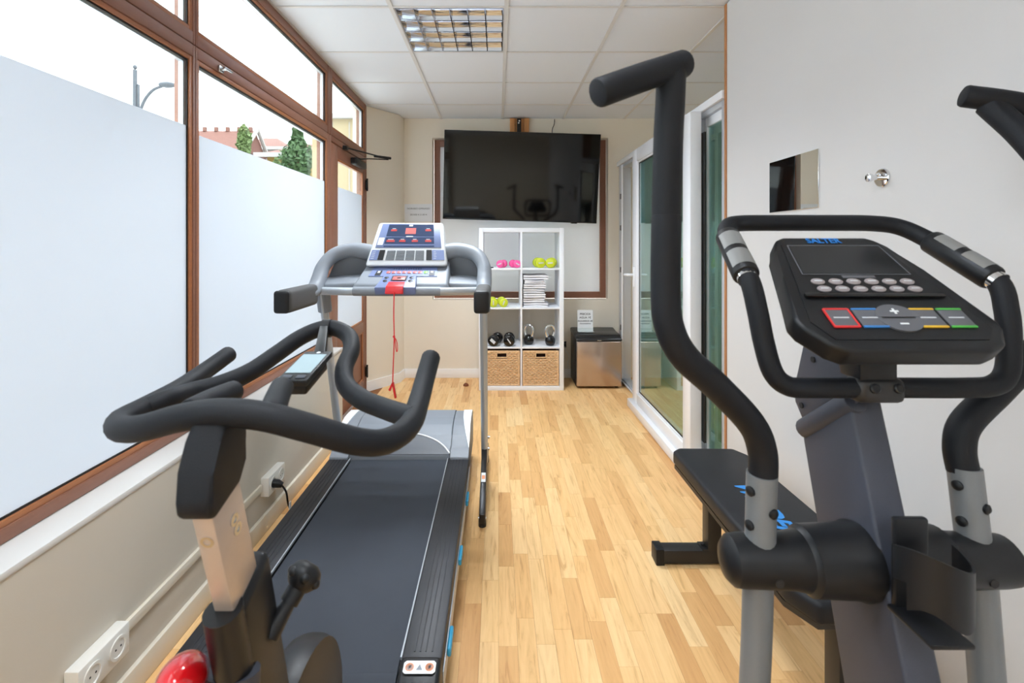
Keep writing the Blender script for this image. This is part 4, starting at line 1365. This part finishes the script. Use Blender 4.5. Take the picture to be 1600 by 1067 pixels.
z3, z2, z1 = LV[2], LV[1], LV[0]
dumbbell((.037, 4.52, z3), R(18), .036, .14, 'pink', 'small pink dumbbell on the top-left shelf, left one of the pair', 'pink dumbbells', (20, .14, 'print_light'))
dumbbell((.155, 4.52, z3), R(-20), .036, .14, 'pink', 'small pink dumbbell on the top-left shelf, right one of the pair', 'pink dumbbells', (-30, .14, 'print_light'))
dumbbell((.378, 4.52, z3), R(-8), .046, .17, 'lime', 'lime green dumbbell on the top-right shelf, left one of the pair', 'lime dumbbells on the top-right shelf', (5, .12, 'print_light'))
dumbbell((.490, 4.52, z3), R(12), .046, .17, 'lime', 'lime green dumbbell on the top-right shelf, right one of the pair', 'lime dumbbells on the top-right shelf', (5, .12, 'print_light'))
dumbbell((-.048, 4.52, z2), R(-5), .041, .16, 'lime', 'lime green dumbbell beside the towels, the one nearer the treadmill', 'lime dumbbells beside the towels', (90, .12, 'print_light'))
dumbbell((.042, 4.52, z2), R(-8), .041, .16, 'lime', 'lime green dumbbell beside the towels, the one nearer the divider', 'lime dumbbells beside the towels', (70, .12, 'print_light'))
dumbbell((-.022, 4.53, z1), R(14), .051, .20, 'black_gloss', 'glossy black dumbbell above the basket, left one of the pair', 'black dumbbells', (-40, .26, 'print_light'))
dumbbell((.104, 4.53, z1), R(2), .051, .20, 'black_gloss', 'glossy black dumbbell above the basket, right one of the pair', 'black dumbbells', (-55, .10, 'print_light'))


def kettlebell(pos, yaw, label):
    root = thing('kettlebell', pos, label, 'kettlebell', 'black kettlebells with chrome handles')
    p = Vector(pos)
    mm = Matrix.Translation(p)
    B().lathe([(.026, 0), (.034, .003), (.044, .020), (.048, .042), (.044, .064), (.033, .082), (.022, .092)], mm, 28).build('ball', 'black_gloss', root)
    u = Vector((math.cos(yaw), math.sin(yaw), 0))
    q = [(-.024, .078), (-.037, .110), (-.040, .142), (-.028, .170), (0, .182), (.028, .170), (.040, .142), (.037, .110), (.024, .078)]
    B().tube([p + u * x + Vector((0, 0, z)) for x, z in q], [.015, .0135, .0125, .012, .012, .012, .0125, .0135, .015], seg=14, n=5).build('handle', 'chrome', root, label='chrome handle')


kettlebell((.285, 4.54, z1), R(-25), 'black kettlebell with chrome handle standing beside the shelf divider')
kettlebell((.478, 4.50, z1), R(10), 'black kettlebell with chrome handle at the shelf\'s right end')

# folded towels
NT = 7
names = ['topmost', 'second from the top', 'third from the top', 'middle one', 'third from the bottom', 'second from the bottom', 'lowest']
rt = random.Random(5)
zt = z2
for k in range(NT):
    hgt = .036 + rt.uniform(-.004, .005)
    wx = .228 + rt.uniform(-.030, .012)
    xc_ = .230 + wx / 2 + rt.uniform(0, .010)
    y0_ = 4.442 + rt.uniform(0, .022)
    b = B()
    # folded cloth: profile in X-Z with rounded fold on the right, two layers
    n = 10
    hh = hgt
    layers = 2
    bb = b.bm
    nx, ny = 14, 8
    ph = rt.uniform(0, 6)

    def srf(u, v, s):
        x = xc_ - wx / 2 + wx * u
        y = y0_ + .29 * v
        edge = min(1, u / .05, (1 - u) / .05) if s else 1
        rnd_ = math.sqrt(max(0, 1 - (1 - min(1, (1 - u) / .07, u / .03 + .35)) ** 2))
        rnv = math.sqrt(max(0, 1 - (1 - min(1, v / .05 + .3)) ** 2))
        wob = .0045 * math.sin(u * 6 + ph) + .003 * math.sin(v * 9 + ph * 2) - .005 * u
        half = hh / 2 * min(rnd_, rnv)
        return (x + .004 * math.sin(v * 6 + ph), y + .004 * math.sin(u * 7 + ph), hh / 2 + (half if s else -half) + wob * (1 if s else 0))
    for lay in range(2):
        z_off = zt + lay * hh / 2
        sc_ = .5
        grid = []
        for s in (0, 1):
            g_ = [[bb.verts.new((srf(i / nx, j / ny, s)[0], srf(i / nx, j / ny, s)[1], z_off + srf(i / nx, j / ny, s)[2] * sc_)) for j in range(ny + 1)] for i in range(nx + 1)]
            grid.append(g_)
        for s in (0, 1):
            for i in range(nx):
                for j in range(ny):
                    q = (grid[s][i][j], grid[s][i + 1][j], grid[s][i + 1][j + 1], grid[s][i][j + 1])
                    bb.faces.new(q if s else q[::-1])
        rim = [(i, 0) for i in range(nx)] + [(nx, j) for j in range(ny)] + [(i, ny) for i in range(nx, 0, -1)] + [(0, j) for j in range(ny, 0, -1)]
        for a_, c_ in zip(rim, rim[1:] + rim[:1]):
            bb.faces.new((grid[0][a_[0]][a_[1]], grid[0][c_[0]][c_[1]], grid[1][c_[0]][c_[1]], grid[1][a_[0]][a_[1]]))
    b.build('towel', 'towel', None, 'white folded towel, %s of the stack on the shelf' % names[NT - 1 - k], 'towel', 'folded towels')
    zt += hgt + .0035

# wicker baskets
def basket(x0, x1, label):
    y0, y1, zb, zt_ = SY0 + .008, SY1 - .03, .0395, .355
    root = thing('storage_basket', ((x0 + x1) / 2, (y0 + y1) / 2, zb), label, 'basket', 'wicker baskets')
    b = B()
    b.box(x0 + .012, x1 - .012, y0 + .012, y0 + .018, zb + .01, zt_ - .095).box(x0 + .012, (x0 + x1) / 2 - .042, y0 + .012, y0 + .018, zt_ - .095, zt_ - .01).box((x0 + x1) / 2 + .042, x1 - .012, y0 + .012, y0 + .018, zt_ - .095, zt_ - .01)
    b.box((x0 + x1) / 2 - .042, (x0 + x1) / 2 + .042, y0 + .012, y0 + .018, zt_ - .022, zt_ - .01).box((x0 + x1) / 2 - .042, (x0 + x1) / 2 + .042, y0 + .012, y0 + .018, zt_ - .095, zt_ - .056)
    b.box(x0 + .012, x0 + .018, y0 + .018, y1, zb + .01, zt_ - .01).box(x1 - .018, x1 - .012, y0 + .018, y1, zb + .01, zt_ - .01).box(x0 + .012, x1 - .012, y1 - .006, y1, zb + .01, zt_ - .01).box(x0 + .012, x1 - .012, y0 + .012, y1, zb, zb + .01)
    b.build('lining', 'wicker_dark', root)
    hx0, hx1, hz0, hz1 = (x0 + x1) / 2 - .042, (x0 + x1) / 2 + .042, zt_ - .056, zt_ - .022
    w = B()
    rows, cols = 19, 9
    for r_ in range(rows):
        z = zb + .016 + (zt_ - zb - .032) * r_ / (rows - 1)
        runs = [(x0 + .010, x1 - .010)]
        if hz0 - .008 < z < hz1 + .008:
            runs = [(x0 + .010, hx0 - .008), (hx1 + .008, x1 - .010)]
        for (a, c) in runs:
            k = max(3, int((c - a) / (x1 - x0) * cols * 2))
            pts = [(a + (c - a) * i / k, y0 + .0075 + (.0050 if (i + r_) % 2 else -.0040), z) for i in range(k + 1)]
            w.tube(pts, .0070, seg=5, n=1)
    w.build('weave', 'wicker', root, kind='stuff')
    e = B()
    for xx in (x0 + .008, x1 - .008):
        e.tube([(xx, y0 + .008, zb), (xx, y0 + .008, zt_)], .008, seg=8, n=1)
    for zz in (zb + .008, zt_ - .006):
        e.tube([(x0 + .004, y0 + .008, zz), (x1 - .004, y0 + .008, zz)], .008, seg=8, n=1)
    e.build('rim', 'wicker', root)
    h = B()
    h.box(hx0 - .008, hx0, y0 - .001, y0 + .016, hz0 - .008, hz1 + .008, .002).box(hx1, hx1 + .008, y0 - .001, y0 + .016, hz0 - .008, hz1 + .008, .002).box(hx0, hx1, y0 - .001, y0 + .016, hz0 - .008, hz0, .002).box(hx0, hx1, y0 - .001, y0 + .016, hz1, hz1 + .008, .002)
    h.build('handle_frame', 'wicker', root)
    B().box(hx0, hx1, y0 + .030, y0 + .034, hz0 - .02, hz1 + .02).build('hole_shade', 'hole_shade_brown', root)  # dark plate behind the opening; the basket's inner shade is its colour


basket(SX0 + .042, SM - .012, 'woven wicker basket under the black dumbbells')
basket(SM + .012, SX1 - .042, 'woven wicker basket under the kettlebells')
B().box(-.082, -.040, 4.45, 4.475, z3, z3 + .010, .003).build('remote_clip', 'black_plastic', None, 'tiny black clip lying at the left end of the top shelf', 'clip')

# ================================================================== MINI FRIDGE + PRICE SIGN
FX0, FX1, FY0, FY1 = .712, 1.134, 4.475, 4.835
fg = thing('mini_fridge', ((FX0 + FX1) / 2, (FY0 + FY1) / 2, 0), 'small black fridge with brushed steel door beside the shelf', 'fridge')
B().box(FX0 + .004, FX1 - .004, FY0 + .05, FY1, .015, .488, .006).build('cabinet', 'fridge_black', fg)
dr = B().box(FX0 + .006, FX1 - .006, FY0, FY0 + .045, .022, .432, .008, 3).build('door', 'fridge_steel', fg, label='brushed steel door')
B().hexa([(FX0, FY0 - .004, .434), (FX1, FY0 - .004, .434), (FX1, FY1, .465), (FX0, FY1, .465),
          (FX0, FY0 + .01, .462), (FX1, FY0 + .01, .462), (FX1, FY1, .505), (FX0, FY1, .505)], .010, 3).build('lid', 'fridge_black', fg)
B().box((FX0 + FX1) / 2 - .018, (FX0 + FX1) / 2 + .018, FY0 - .006, FY0 - .003, .438, .448, .001).build('badge', 'steel', fg)
for x in (FX0 + .04, FX1 - .04):
    for y in (FY0 + .07, FY1 - .04):
        B().cyl((x, y, 0), (x, y, .018), .018, seg=12).build('foot', 'black_plastic', fg)
B().tube([(.66, Y_B - .016, .31), (.665, Y_B - .035, .27), (.69, 4.83, .24), (.70, 4.83, .20), (.685, 4.83, .15), (.70, 4.845, .10)], .003, seg=6, n=4).build('fridge_cable', 'label_white', None, 'thin pale cable between the shelf and the fridge', 'cable')
B().box(.625, .675, Y_B - .012, Y_B, .30, .36, .003).box(.63, .67, Y_B - .035, Y_B - .012, .315, .345, .004).build('fridge_plug', 'black_plastic', None, 'dark plug in the back wall between shelf and fridge', 'plug')

ps = thing('price_sign', (.845, 4.70, .500), 'clear acrylic stand with a printed price list on the fridge', 'sign')
MPS = axes((.826, 4.64, .4925), (1, 0, 0), (0, .10, 1))
B().box(-.074, .074, 0, .205, -.003, 0, m=MPS).box(-.074, .074, 0, .004, -.003, .05, m=MPS).build('holder', 'acrylic', ps)
B().box(-.072, .072, .034, .203, 0, .0008, m=MPS).build('sheet', 'paper', ps)
for s, v, sz in (('PRECIOS', .165, .026), ('AGUA 1€', .132, .026), ('AQUARIUS 2€', .100, .0225), ('PAGO EN RECEPCION', .075, .0105)):
    text('print', s, sz, MPS @ Matrix.Translation((0, v, .001)), 'print_dark', ps, bold=.0005)

# opening hours on the back wall
hs_ = thing('hours_sign', (-.785, Y_B, 1.54), 'white opening-hours sheet on the cream wall above the treadmill console', 'sign')
MH = axes((-.785, Y_B - .0005, 1.54), (1, 0, 0), (0, 0, 1))
B().box(-.138, .138, 0, .176, 0, .0015, m=MH).build('sheet', 'paper', hs_)
text('print', 'HORARIO GIMNASIO', .0235, MH @ Matrix.Translation((0, .130, .002)), 'print_dark', hs_)
text('print', 'DE 8:00 A 21:00 H', .0215, MH @ Matrix.Translation((0, .070, .002)), 'print_dark', hs_)

# ================================================================== RIGHT WALL: mirror, hook
B().box(X_R - .005, X_R, 1.800, 2.124, 1.452, 1.668, .001, 1).build('wall_mirror', 'mirror', None, 'small frameless mirror on the pale right wall', 'mirror')
hk = thing('wall_hook', (X_R, 1.503, 1.50), 'round chrome coat hook on the pale right wall', 'hook')
MHK = axes((X_R, 1.503, 1.520), (0, 0, 1), (0, 1, 0))
B().lathe([(.0285, 0), (.0285, .005), (.0265, .0075), (.010, .008)], MHK, 32).build('plate', 'chrome', hk)
B().lathe([(.0075, .007), (.0075, .036), (.0120, .037), (.0130, .041), (.0120, .047), (.006, .049)], MHK, 24).build('peg', 'chrome', hk)
B().tube([(X_R - .014, 1.503, 1.524), (X_R - .020, 1.503, 1.532)], .0085, seg=14, n=1, cap='soft').build('upper_peg', 'chrome', hk)

# ================================================================== CEILING LIGHTS
LAMP_W = 17.0

def louvre_light(i, j, label, watts=LAMP_W):
    xa, xb, ya, yb = gx[i] + .012, gx[i + 1] - .012, gy[j] + .010, gy[j + 1] - .010
    root = thing('ceiling_light', ((xa + xb) / 2, (ya + yb) / 2, ZC), label, 'ceiling light', 'louvred ceiling lights')
    h = B()
    h.box(xa, xb, ya, yb, ZC + .085, ZC + .092).box(xa, xa + .004, ya, yb, ZC + .003, ZC + .085).box(xb - .004, xb, ya, yb, ZC + .003, ZC + .085).box(xa + .004, xb - .004, ya, ya + .004, ZC + .003, ZC + .085).box(xa + .004, xb - .004, yb - .004, yb, ZC + .003, ZC + .085)
    h.build('housing', 't_bar_white', root)
    w, l = xb - xa - .012, yb - ya - .012
    x0_, y0_ = xa + .006, ya + .006
    for r_ in range(5):              # curved reflectors along X
        y = y0_ + l * r_ / 4
        b = B()
        pr = [(-.004, 0), (.004, 0), (.007, .012), (.014, .030), (.026, .046), (-.026, .046), (-.014, .030), (-.007, .012)]
        if r_ == 0:
            pr = [(max(p[0], -.002), p[1]) for p in pr]
        if r_ == 4:
            pr = [(min(p[0], .002), p[1]) for p in pr]
        b.prism(pr, x0_, x0_ + w, m=axes((0, y, ZC + .002), (0, 1, 0), (0, 0, 1)))
        b.build('reflector', 'louvre_mirror', root)
    for c in range(7):
        x = x0_ + w * c / 6
        b = B()
        for r_ in range(4):
            ya_, yb_ = y0_ + l * r_ / 4 + .005, y0_ + l * (r_ + 1) / 4 - .005
            b.hexa([(x - .0025, ya_, ZC + .002), (x + .0025, ya_, ZC + .002), (x + .0025, yb_, ZC + .002), (x - .0025, yb_, ZC + .002),
                    (x - .008, ya_ + .018, ZC + .044), (x + .008, ya_ + .018, ZC + .044), (x + .008, yb_ - .018, ZC + .044), (x - .008, yb_ - .018, ZC + .044)])
        b.build('louvre_blade', 'louvre_mirror', root)
    for r_ in range(4):
        y = y0_ + l * (r_ + .5) / 4
        B().cyl((x0_ + .01, y, ZC + .066), (x0_ + w - .01, y, ZC + .066), .013, seg=12).build('fluorescent_tube', 'tube_white', root)
    for r_ in range(4):
        la = bpy.data.lights.new('lamp_light', 'AREA')
        la.shape = 'RECTANGLE'
        la.size, la.size_y = w - .04, .022
        la.energy = watts / 4
        la.color = (0.90, 0.955, 1.0)
        lo = bpy.data.objects.new('lamp_light', la)
        link(lo, root, ((xa + xb) / 2, y0_ + l * (r_ + .5) / 4, ZC + .0505))


louvre_light(1, 8, 'square mirrored louvre ceiling light in front of the television', 40.0)
louvre_light(1, 4, 'square louvre ceiling light above the spin bike')
louvre_light(2, 1, 'square louvre ceiling light behind the camera')
louvre_light(5, 9, 'added louvre ceiling light brightening the side room, out of view', 12.0)  # added lamp, never in view, to brighten the room behind the green glass

# ================================================================== SOCKETS, PLUG, CABLE, DOOR STOP
def socket(yc, zc, label):
    root = thing('wall_socket', (X_WALL, yc, zc - .04), label, 'socket', 'white wall sockets')
    B().box(X_WALL, X_WALL + .038, yc - .085, yc + .085, zc - .043, zc + .043, .004).build('box', 'socket_white', root)
    for s in (-.042, .042):
        mm = axes((X_WALL + .038, yc + s, zc), (0, 1, 0), (0, 0, 1))
        r_ = B().lathe([(.030, -.002), (.030, .003), (.023, .003), (.0215, .0008), (.002, .0008)], mm, 28).build('outlet', 'socket_white', root)
        for t in (-.009, .009):
            B().cyl((X_WALL + .0383, yc + s + t, zc), (X_WALL + .0394, yc + s + t, zc), .0028, seg=8).build('pin_hole', 'gasket', r_)


socket(2.31, .215, 'white wall socket with the black plug, beside the treadmill')
socket(1.30, .215, 'white wall socket low on the left wall at the bottom edge')
pl_ = B()
pl_.tube([(X_WALL + .038, 2.268, .215), (X_WALL + .062, 2.268, .213), (X_WALL + .080, 2.270, .205)], [.019, .018, .012], seg=14, n=1)
pl_.tube([(X_WALL + .075, 2.270, .207), (X_WALL + .095, 2.275, .17), (X_WALL + .10, 2.29, .10), (X_WALL + .11, 2.34, .03), (X_WALL + .14, 2.42, .006), (X_WALL + .17, 2.52, .006)], .0045, seg=8, n=5)
pl_.build('power_cord', 'black_plastic', None, 'black plug and cord running from the socket to the treadmill', 'cord')
B().box(X_WALL + .103, X_WALL + .106, 2.285, 2.305, .075, .115).build('cord_tag', 'label_white', bpy.data.objects['power_cord'])
B().lathe([(.026, 0), (.026, .006), (.022, .016), (.012, .024), (.004, .027)], Matrix.Translation((-.298, 4.58, 0)), 20).build('door_stop', 'stopper', None, 'small brown dome door stop on the maple floor', 'door stop')

# ================================================================== OUTSIDE
lampbase = at(211, 382, 12.2)
lx, ly = lampbase.x, 12.2
lp_ = thing('street_lamp', (lx, ly, -.15), 'pale grey street lamp with curved arm seen through the window', 'street lamp')
B().tube([(lx, ly, -.15), (lx, ly, 2.0), (lx, ly, 5.65)], [.075, .06, .05], seg=14, n=1).build('pole', 'lamp_grey', lp_)
B().ball((lx, ly, 5.72), .05, .05, .06, sub=2).build('finial', 'lamp_grey', lp_)
k = 12.2 / FPX
B().tube([(lx + .04, ly, 4.55), (lx + .12, ly, 4.62), (lx + .25, ly, 4.92), (lx + .45, ly, 5.15), (lx + .68, ly, 5.25)], .035, seg=10, n=5).tube([(lx + .05, ly, 5.28), (lx + .09, ly, 5.28), (lx + .09, ly, 4.62)], .025, seg=8, n=1).build('arm', 'lamp_grey', lp_)
B().ball((lx + .80, ly, 5.28), .22, .12, .075, sub=2).build('lamp_head', 'lamp_grey', lp_)


def house(name, x0, x1, y0, y1, ze, zr, wall, label, gable=False, wins=()):
    root = thing(name, ((x0 + x1) / 2, (y0 + y1) / 2, -.15), label, 'house')
    B().box(x0, x1, y0, y1, -.15, ze).build('wall', wall, root)
    xm, ym = (x0 + x1) / 2, (y0 + y1) / 2
    b = B()
    o = .5
    if gable:     # ridge along X
        b.bm.free()
        b = B()
        b.prism([(y0 - o, ze - .1), (y1 + o, ze - .1), (y1 + o, ze + .12), (ym, zr), (y0 - o, ze + .12)], x0 - o, x1 + o, m=axes((0, 0, 0), (0, 1, 0), (0, 0, 1)))
    else:
        b.hexa([(x0 - o, y0 - o, ze), (x1 + o, y0 - o, ze), (x1 + o, y1 + o, ze), (x0 - o, y1 + o, ze), (xm - .6, ym - .2, zr), (xm + .6, ym - .2, zr), (xm + .6, ym + .2, zr), (xm - .6, ym + .2, zr)])
    b.build('roof', 'roof_tile', root)
    e = B().box(x0 - o - .05, x1 + o + .05, y0 - o - .08, y0 - o, ze - .16, ze + .10).box(x1 + o, x1 + o + .08, y0 - o, y1 + o, ze - .16, ze + .10)
    e.build('eaves', 'house_pale', root)
    for (a, c, z0, z1) in wins:
        f = B().box(a, c, y0 - .06, y0, z0, z1).build('window', 'house_pale', root)
        B().box(a + .08, c - .08, y0 - .07, y0 - .05, z0 + .08, z1 - .08).build('pane', 'window_dark', f)
    return root


# steep gabled roof: gable end turned to the camera side
gh = thing('gabled_house', (-17.6, 32, -.15), 'house with steep red tiled gable roof seen through the second window', 'house')
B().box(-21, -15.9, 30, 34.4, -.15, 6.2).build('wall', 'house_brown', gh)
MG = axes((0, 0, 0), (0, 1, 0), (0, 0, 1))
B().prism([(29.6, 6.0), (34.8, 6.0), (32.2, 8.75)], -21.4, -15.9, m=MG).build('roof', 'roof_tile', gh)
vb = B()
for s in (-1, 1):
    vb.tube([(-15.75, 32.2, 8.85), (-15.75, 32.2 + s * 2.8, 5.95)], .12, seg=6, n=1)
vb.build('verge_board', 'house_pale', gh)
B().box(-15.9, -15.86, 31.3, 33.1, 5.2, 7.2).build('gable_boarding', 'house_brown', gh)
rt_ = B()
for k in range(7):
    rt_.box(-20.8 + k * .75, -20.6 + k * .75, 32.1, 32.3, 8.72, 9.0)
rt_.build('ridge_tiles', 'roof_tile', gh)
house('pale_house', -22.6, -18.4, 42, 47, 9.5, 10.9, 'house_pale', 'pale house with low tiled roof between the two trees', wins=((-20.6, -19.8, 7.5, 8.6),))
house('yellow_house', -13.6, -9.5, 29, 34, 6.55, 7.7, 'house_yellow', 'yellow house with tiled hip roof left of the tall tree', wins=((-12.6, -11.9, 3.8, 5.0),))
cb_ = thing('cream_building', (-4.9, 17.5, -.15), 'cream rendered building seen through the brown door\'s glass', 'building')
B().box(-6.05, -3.4, 16.0, 19, -.15, 5.4).build('wall', 'house_cream', cb_)
for xx in (-5.4, -4.85, -4.3):
    B().box(xx, xx + .03, 15.985, 16.0, -.15, 5.3).build('joint', 'house_pale', cb_)
B().box(-6.2, -3.25, 15.85, 19.1, 5.4, 5.55).build('coping', 'house_pale', cb_)


def tree(x, y, h, r, m, label, seed, cone=False):
    rr = random.Random(seed)
    root = thing('tree', (x, y, -.15), label, 'tree')
    B().tube([(x, y, -.15), (x + .1, y, h * .4), (x - .05, y, h * .85)], [.16, .12, .04], seg=8, n=2).build('trunk', 'bark', root)
    b = B()
    for k in range(2600):
        t = rr.random() ** .8
        z = h * (.28 + .74 * t)
        rad = r * ((1 - t) ** .6 if cone else math.sin(math.pi * (.15 + .85 * t)) ** .7) * (.35 + .65 * rr.random() ** .5) * (.8 + .3 * math.sin(t * 19 + seed))
        a = rr.uniform(0, 2 * math.pi)
        c = Vector((x + math.cos(a) * rad, y + math.sin(a) * rad, z + rr.uniform(-.2, .2)))
        s = rr.uniform(.07, .16)
        u = Vector((rr.uniform(-1, 1), rr.uniform(-1, 1), rr.uniform(-1, 1))).normalized()
        w = u.orthogonal().normalized()
        b.quad(c - u * s, c + w * s * .6, c + u * s, c - w * s * .6)
    b.build('foliage', m, root, kind='stuff')


tree(-8.75, 21.5, 6.5, 1.35, 'leaf', 'tall dense green tree in front of the yellow house', 1, True)
tree(-8.25, 24.6, 6.4, 0.95, 'leaf_light', 'lighter green tree right of the tall dense tree', 2)
tree(-12.9, 25.0, 7.1, 1.15, 'leaf_light', 'bushy tree beside the steep gabled roof', 3, True)
tree(-12.3, 27.3, 5.8, 0.95, 'leaf_light', 'low bushy tree below the pale house', 4)
